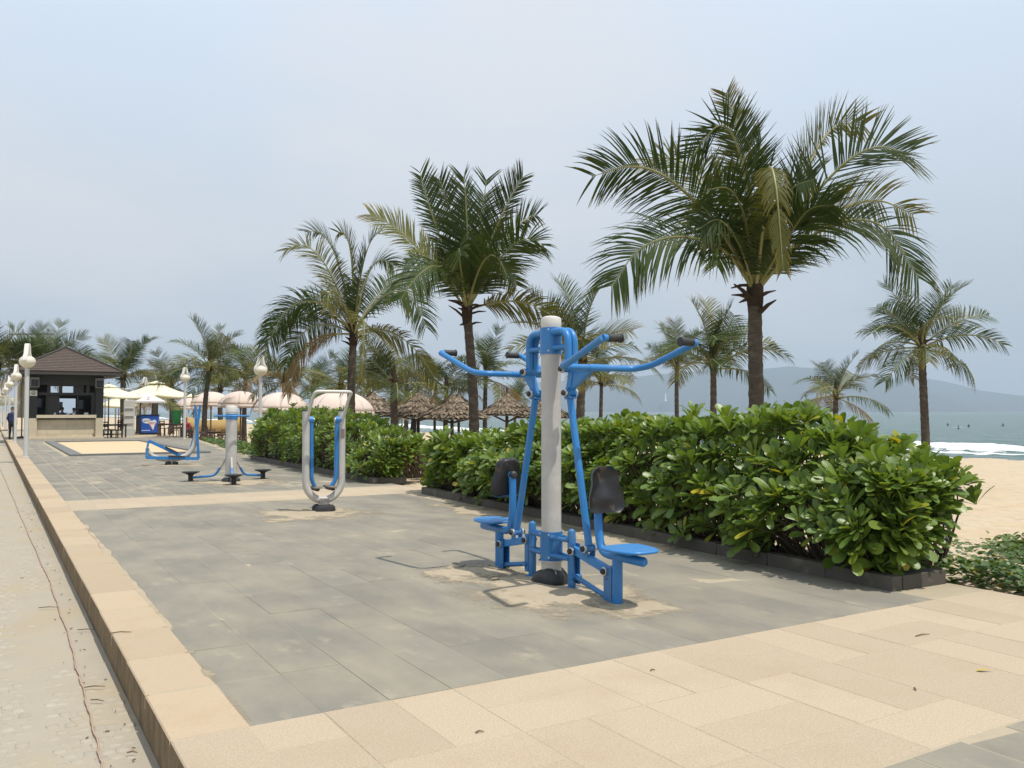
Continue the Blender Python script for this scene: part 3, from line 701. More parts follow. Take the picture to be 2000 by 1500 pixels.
def strider():
    T = thing('strider', 'blue and grey elliptical strider with long foot bars and upright hand levers', 'exercise machine', (4.25, 25.03, 0), R(-6))
    pts = bez([(-.62, 0, .42), (-.50, 0, .12), (-.15, 0, .13), (.1, 0, .14), (.45, 0, .12), (.60, 0, .30), (.63, 0, .95)], 24)
    MB().tube(pts, .065, 14).build('cradle_frame', m_post, T, smooth=60)
    MB().tube([(0, 0, 0), (0, 0, .14)], .05, 12).build('pedestal', m_post, T)
    b = MB()
    for x in (-.09, .09): b.lathe([(.11, -.002), (.10, .06), (.07, .085), (0, .09)], c=(x, 0, 0), n=14, sx=.8)
    b.build('rubber_foot', m_rub, T, smooth=50)
    bolt(T, (-.62, -.07, .44), axis='Y', r=.05, dark=False); bolt(T, (.63, -.07, .96), axis='Y', r=.05)
    for y, ph in ((-.12, 0), (.12, 1)):
        zc = .66 if ph else .22
        MB().bar((-.62, y, .44), (-.62 + (.04 if ph else -.03), y, zc), .05, .09).build('crank', m_blue, T)
        hx, hz = (.40, .14) if ph else (.66, .16)
        a, c = Vector((-.62 + (.04 if ph else -.03), y, zc)), Vector((hx + .02, y, hz))
        fb = MB().bar(a, c, .06, .08).build('foot_bar', m_blue, T)
        MB().bar(a.lerp(c, .42) + Vector((0, 0, .052)), a.lerp(c, .74) + Vector((0, 0, .052)), .15, .03).build('tread', m_rub, fb)
        top = (.60 + (.0 if ph else .10), y, 1.60)
        MB().tube([c, (.63, y, .96), top], .034, 10).build('hand_lever', m_blue, T)
        MB().tube([Vector((.63, y, .96)).lerp(Vector(top), .78), Vector(top) + Vector((0, 0, .03))], .030, 10).build('grip', m_blue if ph else m_bluew, T)
strider()
# ================================================================ palms
TIPC = [(0, (1, 1, 1)), (.72, (1.05, 1.0, .95)), (1, (2.0, 1.4, 1.2))]
m_fr = mat('palm_leaf', (0.044, 0.070, 0.019), .6, .30, 1.6, attr='tip', attr_cols=TIPC, orand=.22, transl=.22, spec=.18)
m_fry = mat('palm_leaf_yellowing', (0.105, 0.112, 0.032), .6, .30, 1.6, attr='tip', attr_cols=TIPC, orand=.18, transl=.22, spec=.18)
m_frd = mat('palm_leaf_dry', (0.22, 0.165, 0.095), .7, .30, 2.0, attr='tip', attr_cols=[(0, (1, 1, 1)), (1, (1.2, 1.1, 1))], orand=.2, transl=.15, spec=.2)
m_rach = mat('palm_rachis', (0.22, 0.21, 0.075), .5, .25, 4)
m_trunk = mat('palm_bark', (0.082, 0.068, 0.054), .9, .4, 9, col2=(.17, .145, .115), s2=5, t2=(.5, .7), a2=.7, bump=.8, bscale=38, stretch=(1, 1, 2.4), spec=.1)
m_trunkd = mat('palm_fibre', (0.050, 0.036, 0.026), .95, .4, 14, bump=.8, bscale=50, spec=.05)
def frond(pts, Lm, nl, droop=.5, wid=.034, seed=0, lift=.25, roll=0.0):
    """rachis curve -> MB with leaflets; 'tip' rises along each leaflet"""
    r = random.Random(seed); mb = MB(); mb.uv = []
    P = [Vector(p) for p in pts]; k = len(P)
    seg = [0.0]
    for i in range(1, k): seg.append(seg[-1] + (P[i] - P[i - 1]).length)
    Ltot = seg[-1]
    mb.tube(P, [.030 * (1 - i / (k - 1)) ** .8 * (Ltot / 3.2) + .004 for i in range(k)], 5, mi=1, cap=False); mb.uv += [0.0] * len(mb.v)
    def ev(t):
        s = t * Ltot
        for i in range(1, k):
            if s <= seg[i] or i == k - 1:
                f = (s - seg[i - 1]) / max(1e-6, seg[i] - seg[i - 1]); return P[i - 1].lerp(P[i], f), (P[i] - P[i - 1]).normalized()
    h0 = Vector((P[-1].x - P[0].x, P[-1].y - P[0].y, 0))
    if h0.length < .05: h0 = Vector((1, 0.3, 0))
    S0 = h0.normalized().cross(Vector((0, 0, 1))).normalized()
    Z = Vector((0, 0, 1)); gaps = [(r.random(), r.uniform(.006, .02)) for _ in range(5)]
    for q in range(nl):
        t = .16 + .835 * (q + .5) / nl
        if any(abs(t - g0) < gw for g0, gw in gaps): continue
        p, T = ev(t); S = (S0 - T * S0.dot(T)).normalized(); S = Quaternion(T, roll * min(1, .3 + t)) @ S; N = S.cross(T)
        if N.z < 0: N = -N
        pr = (.55 + .45 * min(1, (t - .12) / .22)) if t < .34 else (1 - .50 * ((t - .34) / .66) ** 1.8)
        for sd in (-1, 1):
            L = Lm * pr * r.uniform(.86, 1.08); fa = R(24 + 26 * t ** 1.6 + r.uniform(-6, 6))
            D = (S * (sd * math.cos(fa)) + T * math.sin(fa) + N * (lift * (1 - .6 * t) + r.uniform(-.08, .08))).normalized()
            g = droop * r.uniform(.75, 1.3); nn = 4; pos = p.copy(); d = D.copy(); base = len(mb.v)
            wdir = (T - d * T.dot(d)).normalized()
            for j in range(nn + 1):
                w = wid * (0.55, 1.0, .9, .6, .10)[j] * .5 * (.7 + .3 * pr)
                a, b = pos + wdir * w, pos - wdir * w
                mb.v += [tuple(a), tuple(b)]; tv_ = j / nn + (.25 if t > .9 else 0) + r.uniform(-.05, .05); mb.uv += [tv_, tv_]
                d = (d - Z * (g * .42 * (j + .6) / nn)).normalized(); pos = pos + d * (L / nn)
            for j in range(nn):
                a = base + 2 * j; mb.f.append((a, a + 1, a + 3, a + 2)); mb.m.append(0)
    return mb
def trunk_mb(h, r0, r1, lean=(0, 0), flare=1.35, seed=0):
    r = random.Random(seed); n = 14; pts, rs = [], []; k = max(14, int(h / .085))
    ph = r.uniform(0, 6)
    for i in range(k + 1):
        t = i / k; z = h * t
        rad = r0 + (r1 - r0) * t + (flare - 1) * r0 * math.exp(-t * h / .28)
        rad *= 1 + (.055 if i % 3 == 0 else -.02) + r.uniform(-.018, .018)
        pts.append((lean[0] * t ** 1.4 + .03 * math.sin(ph + t * 5), lean[1] * t ** 1.4 + .03 * math.cos(ph + t * 4), z)); rs.append(rad)
    return MB().tube(pts, rs, n), Vector(pts[-1])
def crown_base(T, c, r1, seed, s=1.0):
    r = random.Random(seed)
    MB().tube([c + Vector((0, 0, -.30 * s)), c + Vector((0, 0, -.12 * s)), c + Vector((0, 0, .12 * s)), c + Vector((0, 0, .5 * s)), c + Vector((0, 0, .9 * s))], [r1 * 1.02, r1 * 1.25, r1 * 1.30, r1 * .8, r1 * .25], 12).build('crown_shaft', m_trunkd, T, smooth=60)
    for k in range(9):
        a = r.uniform(0, 6.28); z = r.uniform(-.30, .20) * s; L = r.uniform(.25, .55) * s
        d = Vector((math.cos(a), math.sin(a), r.uniform(.1, .9))).normalized(); p = c + Vector((math.cos(a) * r1 * .9, math.sin(a) * r1 * .9, z))
        MB().tube([p, p + d * L * .5, p + d * L + Vector((0, 0, -.05))], [.07 * s, .055 * s, .02 * s], 6, flat=.45).build('frond_stub', m_trunkd, T, smooth=0)
# shared fronds for the palms further off: rise, droop
KINDS = []
def arc(el0, L, sag, n=12):
    pts = [Vector((0, 0, 0))]; d = R(el0)
    for i in range(n):
        pts.append(pts[-1] + Vector((math.cos(d), 0, math.sin(d))) * (L / n)); d -= sag / n * (0.5 + 1.2 * i / n)
    return pts
for i, (el, sg, dr, lf) in enumerate(((80, .55, .25, .5), (70, .9, .35, .4), (55, 1.1, .5, .3), (48, 1.5, .6, .25), (35, 1.3, .75, .2), (22, 1.25, .9, .1), (5, 1.1, 1.1, 0), (-18, .9, 1.2, -.1))):
    for v in range(2):
        mb = frond(arc(el + v * 5, 1.0, sg + .15 * v), .36, 62, dr, .0110, 100 + i * 7 + v, lf)
        me = bpy.data.meshes.new('frond'); me.from_pydata(mb.v, [], mb.f)
        me.polygons.foreach_set('material_index', mb.m); a = me.attributes.new('tip', 'FLOAT', 'POINT'); a.data.foreach_set('value', mb.uv); me.shade_smooth()
        KINDS.append(me)
KM = {}
def kind_mesh(i, m):
    if (i, m.name) not in KM:
        c = KINDS[i].copy(); c.materials.append(m); c.materials.append(m_rach); KM[(i, m.name)] = c
    return KM[(i, m.name)]
SPEAR = arc(88, 1.0, .05, 5)
def spear(T, c, L, tilt=(0.1, 0.05)):
    MB().tube([c, c + Vector((tilt[0] * .5, tilt[1] * .5, .5)) * L, c + Vector((tilt[0], tilt[1], 1)) * L], [.035, .03, .006], 6).build('spear_leaf', m_fr, T)
def generic_fronds(T, c, L, n, seed, bias=None, lo=0, hi=16, dry=.12, yel=.2):
    r = random.Random(seed); a0 = r.uniform(0, 6.28)
    for q in range(n):
        f = q / max(1, n - 1); i = min(15, max(0, int(lo + (hi - lo) * (f ** .85) + r.uniform(-1, 1))))
        a = a0 + q * 2.39996 + r.uniform(-.3, .3)
        pd = .9 if i >= 14 else (dry if i >= 11 else 0)
        m = m_frd if r.random() < pd * .6 else (m_fry if r.random() < yel + (.3 if i > 9 else 0) else m_fr)
        o = link(kind_mesh(i, m), 'frond', T)
        s = L * r.uniform(.82, 1.12)
        o.location = c + Vector((math.cos(a) * .05, math.sin(a) * .05, .05 - .2 * f + r.uniform(-.05, .05))); o.rotation_euler = (r.uniform(-.75, .75), r.uniform(-.08, .12), a); o.scale = (s, s, s)
def palm(px, d, y_crown, L, label, px_base=None, r=.14, n=17, seed=0, spr=True, lo=0, hi=16, dry=.12, yel=.2, zb=None):
    """palm in photo column px at distance d, its crown in photo row y_crown"""
    B = at(px if px_base is None else px_base, d); zb = float(zt(B.x)) if zb is None else zb
    if B.x < 7: zb = -.2 if zb < -.2 else zb
    C = at(px, d); C.z = CAM_H + (804 - y_crown) / FPX * ((C - CAMP).dot(Vector((_f.x, _f.y, 0))))
    T = thing('palm_tree', label, 'palm tree', (B.x, B.y, zb), 0, 'coconut palms along the beach')
    h = C.z - zb; mb, top = trunk_mb(h, r * 1.12, r * .86, (C.x - B.x, C.y - B.y), seed=seed); mb.build('trunk', m_trunk, T, smooth=60)
    crown_base(T, top, r * .86, seed, L / 3.0)
    return T, top
def far_palm(px, d, y, L, label, **k):
    kk = {q: k[q] for q in ('px_base', 'r', 'seed', 'zb') if q in k}
    T, c = palm(px, d, y, L, label, **kk)
    generic_fronds(T, c, L, k.get('n', 17), k.get('seed', 0) * 13 + 5, lo=k.get('lo', 0), hi=k.get('hi', 16), dry=k.get('dry', .12), yel=k.get('yel', .2))
    if k.get('spr'): spear(T, c + Vector((0, 0, .4)), L * .5)
    return T
def catmull(P, n):
    Q = [P[0] * 2 - P[1]] + P + [P[-1] * 2 - P[-2]]; out = []
    for i in range(1, len(Q) - 2):
        a, b, c, d = Q[i - 1], Q[i], Q[i + 1], Q[i + 2]
        for k in range(n):
            t = k / n; out.append(.5 * ((2 * b) + (c - a) * t + (2 * a - 5 * b + 4 * c - d) * t * t + (3 * b - a - 3 * c + d) * t ** 3))
    return out + [P[-1]]
def hero(T, top, specs, d0, L=None, nl=92, Lm=1.18, wid=.034, seed=0, cat=False):
    """fronds whose courses are read off the photograph: (points px,py,depth offset m), leaflet scale, droop, material"""
    base = Vector(T.location)
    for i, (pts, lm, dr, m, lf) in enumerate(specs):
        P = [top + Vector((0, 0, .05))] + [atd(x, y, d0 + dz) - base for x, y, dz in pts]
        c = catmull(P, 5) if cat else bez(P, 16)
        rl = random.Random(seed + i * 3); frond(c, Lm * lm, nl, dr, wid, seed + i, lf, rl.choice((-1, 1)) * R(rl.uniform(35, 72)) if lm > .6 else 0).build('frond', [m, m_rach], T, smooth=60)
def depth_of(px, d): return (at(px, d) - CAMP).dot(Vector((_f.x, _f.y, 0)))
G, Yl, Dr = m_fr, m_fry, m_frd
# the big palm behind the near hedge
T1, c1 = palm(1478, 16.2, 575, 3.3, 'tall coconut palm rising right behind the near hedge, with a thick dark trunk', px_base=1474, r=.138, seed=1)
d1 = depth_of(1478, 16.2)
hero(T1, c1, [
    ([(1465, 420, .3), (1442, 290, .5), (1405, 245, .4), (1348, 310, .3)], .85, .12, G, .3),
    ([(1468, 400, .5), (1445, 270, .8), (1418, 180, .9)], .62, .1, Yl, .3),
    ([(1408, 450, -.3), (1310, 352, -.8), (1235, 325, -1.0), (1155, 345, -1.1)], .95, .45, G, .2),
    ([(1410, 440, .9), (1355, 335, 1.6), (1300, 308, 1.9), (1240, 325, 2.1)], .85, .45, Yl, .2),
    ([(1415, 490, -.5), (1330, 462, -.7), (1250, 487, -.8), (1193, 560, -.8)], 1.05, .85, G, .05),
    ([(1555, 430, -.3), (1640, 328, -.5), (1710, 288, -.6), (1772, 300, -.6)], 1.2, .18, G, .3),
    ([(1540, 420, .5), (1590, 300, .9), (1635, 245, 1.1), (1690, 245, 1.2)], .85, .25, Yl, .4),
    ([(1560, 480, -.4), (1650, 432, -.7), (1730, 447, -.8), (1795, 545, -.9)], 1.1, .75, G, .05),
    ([(1570, 460, .8), (1650, 405, 1.6), (1720, 393, 2.0), (1785, 420, 2.2)], .9, .6, Yl, .1),
    ([(1492, 420, -.8), (1502, 330, -1.5), (1516, 370, -2.0), (1530, 530, -2.1)], .38, 1.3, Yl, -.1),
    ([(1485, 420, .2), (1480, 340, .3), (1487, 270, .4)], .8, .15, G, .5),
    ([(1440, 450, .9), (1405, 370, 1.6), (1390, 310, 2.0)], .85, .2, G, .4),
    ([(1445, 480, -.5), (1405, 430, -.9), (1360, 450, -1.3)], .75, .6, G, .2),
    ([(1535, 470, -.5), (1580, 410, -.9), (1630, 400, -1.2)], .8, .4, G, .2),
    ([(1500, 450, 1.0), (1520, 410, 2.0), (1530, 440, 2.8)], .8, .5, G, .2),
    ([(1450, 480, 1.0), (1420, 450, 2.0), (1400, 520, 2.8)], .8, .7, G, .1),
    ([(1515, 430, -.5), (1545, 370, -1.0), (1590, 350, -1.6)], .85, .35, G, .3),
    ([(1455, 430, -.5), (1425, 370, -1.0), (1380, 370, -1.7)], .85, .4, G, .3),
], d1, seed=300, cat=True)
spear(T1, c1 + Vector((0, 0, 1.2)), 1.6, (.24, -.12))
# second palm, dense upright crown
T2, c2 = palm(913, 20.5, 610, 3.0, 'coconut palm with dense upright crown and one long frond drooping over the far hedge', px_base=928, r=.115, seed=2)
d2 = depth_of(913, 20.5)
hero(T2, c2, [
    ([(880, 520, 0), (840, 420, .1), (820, 335, .2)], .85, .2, G, .35), ([(850, 520, -.3), (790, 440, -.5), (722, 418, -.6)], .85, .4, Yl, .25),
    ([(895, 480, .4), (880, 400, .6), (858, 350, .7)], .85, .15, G, .45), ([(915, 480, -.3), (912, 400, -.4), (905, 345, -.5)], .9, .12, G, .5),
    ([(930, 480, .3), (945, 400, .5), (950, 350, .6)], .9, .15, G, .5), ([(950, 480, 0), (985, 400, .1), (1022, 345, .1)], .9, .18, G, .4),
    ([(965, 520, -.4), (1010, 430, -.8), (1062, 480, -1.0)], 1.0, .45, G, .2), ([(960, 500, .6), (1010, 420, 1.1), (1050, 420, 1.5)], .9, .3, G, .3),
    ([(880, 520, -.8), (850, 470, -1.4), (780, 590, -1.8)], 1.0, .7, G, .1), ([(890, 530, .8), (830, 470, 1.6), (790, 520, 2.2)], .9, .6, G, .2),
    ([(960, 590, -.2), (1040, 560, -.4), (1110, 650, -.5)], .80, .95, Yl, 0), ([(940, 540, .9), (970, 470, 1.8), (1010, 560, 2.4)], .85, .7, G, .1),
    ([(900, 540, -.9), (890, 450, -1.7), (900, 500, -2.3)], .85, .5, G, .3), ([(930, 520, -.8), (960, 450, -1.6), (990, 540, -2.2)], .85, .6, G, .2),
], d2, seed=340, Lm=1.05, nl=90)
# third palm, behind the middle hedge
T3, c3 = palm(690, 27.5, 655, 3.3, 'wide coconut palm with drooping yellowish fronds behind the air walker', px_base=684, r=.125, seed=3)
d3 = depth_of(690, 27.5)
hero(T3, c3, [
    ([(660, 560, 0), (620, 440, .1), (556, 490, .1)], .9, .5, Yl, .2), ([(670, 540, .5), (650, 430, 1.0), (600, 455, 1.4)], .85, .4, G, .25),
    ([(690, 540, .3), (690, 440, .6), (660, 455, .8)], .8, .3, Yl, .35), ([(700, 540, -.3), (715, 460, -.5), (742, 455, -.6)], .95, .25, G, .4),
    ([(640, 580, -.4), (560, 540, -.7), (520, 690, -.8)], 1.05, .85, G, .05), ([(640, 590, .8), (560, 600, 1.4), (515, 670, 1.8)], .9, .7, G, .1),
    ([(740, 570, -.3), (800, 520, -.5), (832, 640, -.6)], 1.0, .8, G, .05), ([(730, 570, .8), (790, 510, 1.5), (815, 580, 2.0)], .9, .6, G, .15),
    ([(680, 600, -.9), (640, 520, -1.8), (640, 600, -2.4)], .8, .7, Yl, .1), ([(705, 630, -.9), (720, 570, -1.7), (705, 740, -2.2)], .7, .9, Yl, 0),
    ([(740, 630, -.3), (800, 640, -.5), (855, 750, -.6)], .8, 1.0, Yl, 0), ([(640, 650, -.3), (590, 650, -.6), (560, 770, -.8)], .75, 1.1, Dr, 0),
    ([(650, 630, .6), (590, 610, 1.2), (560, 710, 1.6)], .85, .9, G, 0), ([(710, 540, .8), (730, 480, 1.5), (770, 520, 2.0)], .85, .5, G, .25),
    ([(725, 650, .6), (770, 620, 1.2), (790, 740, 1.6)], .75, 1.0, Yl, 0), ([(660, 600, .9), (640, 540, 1.8), (600, 600, 2.6)], .85, .6, G, .2),
], d3, seed=380, Lm=1.12, nl=88)
# the rest of the palms
far_palm(1803, 33, 672, 2.55, 'slender coconut palm alone on the open sand, its pale trunk gently bowed', r=.135, seed=4, n=18, px_base=1806)
far_palm(1632, 45, 772, 2.55, 'short coconut palm on the sand between the big palm and the bowed one', r=.13, seed=5, n=14, lo=1, hi=15)
far_palm(1393, 33, 712, 2.6, 'bushy coconut palm with an orange tinged trunk next to the big palm', r=.125, seed=6, n=18, yel=.35, hi=12)
far_palm(1323, 42, 716, 2.1, 'thin coconut palm left of the bushy one, crown partly yellow', r=.105, seed=8, n=13, yel=.4, px_base=1321, hi=10, dry=0)
far_palm(1137, 27, 705, 2.5, 'coconut palm rising just behind the pull-down machine post', r=.14, seed=9, n=17, px_base=1133, hi=12, dry=0)
far_palm(1174, 40, 745, 2.3, 'thin coconut palm with arching yellow fronds beside the machine handles', r=.09, seed=10, n=12, lo=3, hi=14, yel=.55)
far_palm(948, 46, 735, 2.6, 'coconut palm half hidden behind the trunk of the dense crowned palm', r=.12, seed=11, n=15)
far_palm(871, 45, 755, 2.3, 'small coconut palm above the thatched shelters', r=.12, seed=12, n=12, yel=.4, lo=2, hi=14)
far_palm(1006, 62, 785, 2.0, 'little coconut palm behind the lone thatched shelter', r=.10, seed=13, n=9, lo=0, hi=8)
far_palm(770, 33, 748, 2.3, 'coconut palm with reddish brown trunk beside the striped parasol', r=.145, seed=14, n=15, yel=.45, lo=2, hi=11, dry=0)
far_palm(795, 44, 768, 2.4, 'dark trunked coconut palm among the thatched shelters', r=.115, seed=15, n=13, lo=2, px_base=791)
far_palm(408, 52.5, 715, 2.75, 'coconut palm with a leaning trunk growing by the cafe terrace', px_base=398, r=.14, seed=16, n=19, spr=True, zb=-.12)
far_palm(478, 60, 735, 2.9, 'dark trunked coconut palm over the pink parasols', r=.15, seed=17, n=16, yel=.35)
far_palm(556, 52, 745, 2.7, 'coconut palm with dry lower fronds behind the pink parasols', r=.17, seed=18, n=16, dry=.4, yel=.4)
far_palm(665, 48, 755, 2.6, 'coconut palm seen past the trunk of the wide drooping palm', r=.15, seed=19, n=14, yel=.35)
far_palm(612, 60, 762, 2.7, 'far coconut palm above the mauve shaded parasol', r=.15, seed=20, n=14)
far_palm(240, 72, 735, 3.6, 'bright green coconut palm standing behind the cream parasols', r=.2, seed=21, n=15, lo=1, hi=12, zb=-.3)
far_palm(335, 78, 760, 3.4, 'hazy coconut palm behind the ice cream cart', r=.2, seed=22, n=14, zb=-.4, yel=.4)
far_palm(300, 66, 775, 2.4, 'low coconut palm with yellow fronds over the parasols', r=.18, seed=26, n=11, lo=4, hi=14, yel=.6, zb=-.3)
far_palm(92, 84, 712, 4.0, 'coconut palm showing over the kiosk roof ridge', r=.22, seed=23, n=16, lo=0, hi=13, zb=-.3)
far_palm(58, 92, 716, 4.0, 'dusty coconut palm left of the kiosk roof', r=.22, seed=24, n=14, yel=.45, zb=-.3)
far_palm(-6, 84, 715, 4.2, 'dark coconut palm beside the road beyond the white lamps', r=.2, seed=25, n=17, zb=-.2, hi=13)
far_palm(720, 62, 770, 2.6, 'distant coconut palm between thatched shelters and parasols', r=.15, seed=27, n=12)
far_palm(430, 75, 760, 2.9, 'far coconut palm beyond the terrace tables', r=.2, seed=28, n=13, zb=-.6)

# ================================================================ hedges of broad leaved beach shrub
def leaf_t(nl=5, fold=.22, curve=.18):
    v, f = [], []
    for i in range(nl + 1):
        s = (0, .22, .48, .72, .90, 1.0)[i] if nl == 5 else (0, .4, .8, 1.0)[i] if nl == 3 else i / nl; w = np.interp(s, (0, .22, .48, .72, .84, .93, 1), (.09, .22, .58, .95, 1.0, .86, .42)) * .175
        z = -curve * s * s
        v += [(-w, s, z + fold * w), (0, s, z - .0), (w, s, z + fold * w)]
    for i in range(nl):
        a = 3 * i; f += [(a, a + 1, a + 4, a + 3), (a + 1, a + 2, a + 5, a + 4)]
    return np.array(v), np.array(f)
LEAFC = [(0, (.72, .82, .75)), (.45, (.95, 1.0, .9)), (.86, (1.25, 1.18, .95)), (.975, (1.5, 1.3, .9)), (.985, (2.8, 1.7, .7)), (1, (3.0, 1.6, .8))]
m_leaf = mat('shrub_leaf', (0.140, 0.208, 0.040), .40, .14, 5, attr='rnd', attr_cols=LEAFC, transl=.30, spec=.55, world_space=True)
m_leafo = mat('shrub_leaf_single', (0.140, 0.208, 0.040), .40, .14, 5, attr_cols=LEAFC, transl=.30, spec=.55, world_space=True)
m_twig = mat('shrub_twig', (0.10, 0.075, 0.05), .9, .3, 15)
def hedge(label, x0, y0, x1, y1, wid, hfun, n_front, n_top, leaf_len, nl, singles, seed, lt, zsoil=.06):
    r = random.Random(seed); T = thing('hedge', label, 'hedge', ((x0 + x1) / 2, (y0 + y1) / 2, zsoil), 0, None)
    bx, by = T.location.x, T.location.y
    L_ = math.hypot(x1 - x0, y1 - y0); ux, uy = (x1 - x0) / L_, (y1 - y0) / L_; vx, vy = uy, -ux    # v points away from the plaza
    mats, dist = [], []; tw = MB(); ross = []
    def W(s, q): return Vector((x0 + ux * s + vx * q, y0 + uy * s + vy * q, 0))
    def bulge(s, z): return .24 * float(wob(s * 1.1 + seed, z * 1.6, 1.2)) + .09 * float(wob(s * 3.1, z * 4 + seed, 1.3))
    for _ in range(n_front):
        s = r.uniform(-.12, L_ + .15); H = hfun(s / L_); z = .10 + (H - .12) * r.random() ** .72
        rnd = (z / H) ** 2
        q = .10 - .30 * math.sin(math.pi * min(1, z / H * .9 + .05)) + .45 * rnd ** 2 + bulge(s, z) + abs(r.gauss(0, .16)) * (1.0 if z > .35 * H else 1.6)
        ross.append((s, q, z, 0))
    for _ in range(n_top):
        s = r.uniform(-.2, L_ + .2); H = hfun(s / L_); q = r.uniform(.05, wid); z = H + .15 * float(wob(s * 1.0, q * 1.5 + seed, 1.6)) - .10 * r.random() - .25 * max(0, (q - wid * .75) / (wid * .25)) ** 2
        ross.append((s, q, z + (r.uniform(.04, .16) if r.random() < .12 else 0), 1))
    for _ in range(int(n_front * .35)):           # the ends
        e = r.random() < .7; H = hfun(0.0 if e else 1.0); z = .1 + (H - .1) * r.random() ** .8
        s = (.10 - .30 * math.sin(2.4 * min(1, z / H))) if e else L_ + .1; s += max(-.07, min(.2, r.gauss(0, .06)))
        ross.append((s + .35 * (r.random() < .3), r.uniform(0, wid * (.25 + .42 * z / H)), z, 2))
    for _ in range(int(n_front * .3)):
        s = r.uniform(0, L_); H = hfun(s / L_); ross.append((s, r.uniform(.4, wid), r.uniform(.3, H * .9), 3))
    for (s, q, z, kind) in ross:
        p = W(s, q); p.z = z
        out = Vector((-vx, -vy, 0)) * (1 if kind in (0, 3) else 0) + (Vector((-ux, -uy, 0)) if kind == 2 and s < L_ / 2 else Vector((ux, uy, 0)) * (kind == 2))
        H = hfun(min(1, max(0, s / L_))); hfrac = z / H
        ax = (out * (.85 - .45 * hfrac + r.uniform(-.2, .25)) + Vector((0, 0, .45 + .75 * hfrac)) + Vector((r.gauss(0, .28), r.gauss(0, .28), 0)))
        ax.normalize(); k = r.randint(max(6, nl - 3), nl + 3); a0 = r.uniform(0, 6.28); ll = leaf_len * r.uniform(.68, 1.3)
        q0 = Vector((0, 0, 1)).rotation_difference(ax)
        for i in range(k):
            f = i / k; a = a0 + i * 2.39996; el_ = R((82 - 46 * f if kind == 1 else 76 - 58 * f) + r.uniform(-10, 10)) - (R(45) if r.random() < .06 else 0)
            Ls = ll * (.62 + .5 * f if f < .8 else 1.0) * r.uniform(.85, 1.12)
            M = q0.to_matrix().to_4x4() @ Matrix.Rotation(a, 4, 'Z') @ Matrix.Translation((0, .008, .03 * (1 - f))) @ Matrix.Rotation(el_, 4, 'X') @ Matrix.Diagonal((Ls * r.uniform(.9, 1.15), Ls, Ls, 1))
            M = Matrix.Translation(p) @ M
            mats.append(M); dist.append((p - Vector((0, 0, CAM_H))).length + (0 if kind == 0 or (kind == 2 and s < 0) else 3.0) + (.8 if f < .3 else 0))
        if kind != 1 or r.random() < .5:
            g0 = W(min(L_ - .1, max(.1, s + r.gauss(0, .15))), min(wid - .1, max(.25, q + r.uniform(.1, .45)))); g0.z = zsoil
            mid = g0.lerp(p, .55) + Vector((r.gauss(0, .05), r.gauss(0, .05), .05))
            tw.tube([g0, mid, p], [.013, .010, .006], 4, cap=False)
    order = sorted(range(len(mats)), key=lambda i: dist[i]); own = set(order[:singles])
    off = Matrix.Translation((-bx, -by, -zsoil))
    tvv, tff = lt
    scatter('foliage', tvv, tff, [np.array(off @ mats[i]) for i in range(len(mats)) if i not in own], m_leaf, T, 'stuff', extra=[r.random() for i in range(len(mats)) if i not in own])
    if singles:
        me = bpy.data.meshes.new('leaf'); me.from_pydata([tuple(p) for p in tvv], [], [tuple(int(i) for i in f) for f in tff]); me.materials.append(m_leafo); me.shade_smooth()
        for i in order[:singles]:
            o = link(me, 'leaf', T); o.matrix_local = off @ mats[i]
    tw.v = [(x - bx, y - by, z - zsoil) for x, y, z in tw.v]
    tw.build('branches', m_twig, T, kind='stuff')
    return T
LT1, LT2 = leaf_t(5), leaf_t(3)
hedge('long near hedge of broad glossy leaves running beside the pull-down machine', 6.36, 4.74, 6.66, 13.75, 1.25, lambda f: float(np.interp(f, (0, .05, .14, .4, .6, .8, 1), (.86, 1.08, 1.28, 1.26, 1.12, .96, .88))), 640, 400, .21, 13, 300, 41, LT1)
hedge('middle hedge of broad glossy leaves behind the air walker', 6.74, 16.55, 6.88, 26.4, 1.4, lambda f: float(np.interp(f, (0, .1, .3, .6, .9, 1), (.78, 1.02, 1.22, 1.38, 1.42, 1.1))), 560, 300, .18, 10, 0, 42, LT2)
# creeping vine on the bank and greenery by the terrace
def vines(name, label, region, n, size, seed, colr):
    r = random.Random(seed); ms = []
    v = np.array([(0, 0, 0), (-.45, .25, .10), (-.5, .6, .12), (0, 1, 0), (.5, .6, .12), (.45, .25, .10), (0, .5, -.03)]); f = np.array([(0, 6, 2, 1), (6, 3, 3, 2), (6, 4, 3, 3), (0, 5, 4, 6)])
    f = np.array([(0, 6, 1), (1, 6, 2), (2, 6, 3), (6, 4, 3), (6, 5, 4), (0, 5, 6)])
    while len(ms) < n:
        x, y = region(r)
        dens = .5 + .6 * float(wob(x * 1.6 + seed, y * 1.6, 1.5))
        if r.random() > dens + .25: continue
        z = float(zt(x)) + .02 + max(0, .26 * dens) * r.random()
        M = Matrix.Translation((x, y, z)) @ Matrix.Rotation(r.uniform(0, 6.28), 4, 'Z') @ Matrix.Rotation(r.uniform(-.3, .7), 4, 'X') @ Matrix.Rotation(r.uniform(-.4, .4), 4, 'Y') @ Matrix.Diagonal((size * r.uniform(.7, 1.2), size * r.uniform(.7, 1.2), size, 1))
        ms.append(np.array(M))
    o = scatter(name, v, f, ms, colr, None, 'stuff'); return tag(o, label, 'ground cover')
m_vine = mat('vine_leaf', (0.085, 0.145, 0.038), .45, .2, 6, attr='rnd', attr_cols=[(0, (.7, .8, .8)), (.8, (1.1, 1.05, .95)), (.93, (1.3, 1.15, .9)), (.97, (3.0, 1.7, .8)), (1, (3.2, 1.6, .9))], transl=.25, world_space=True)
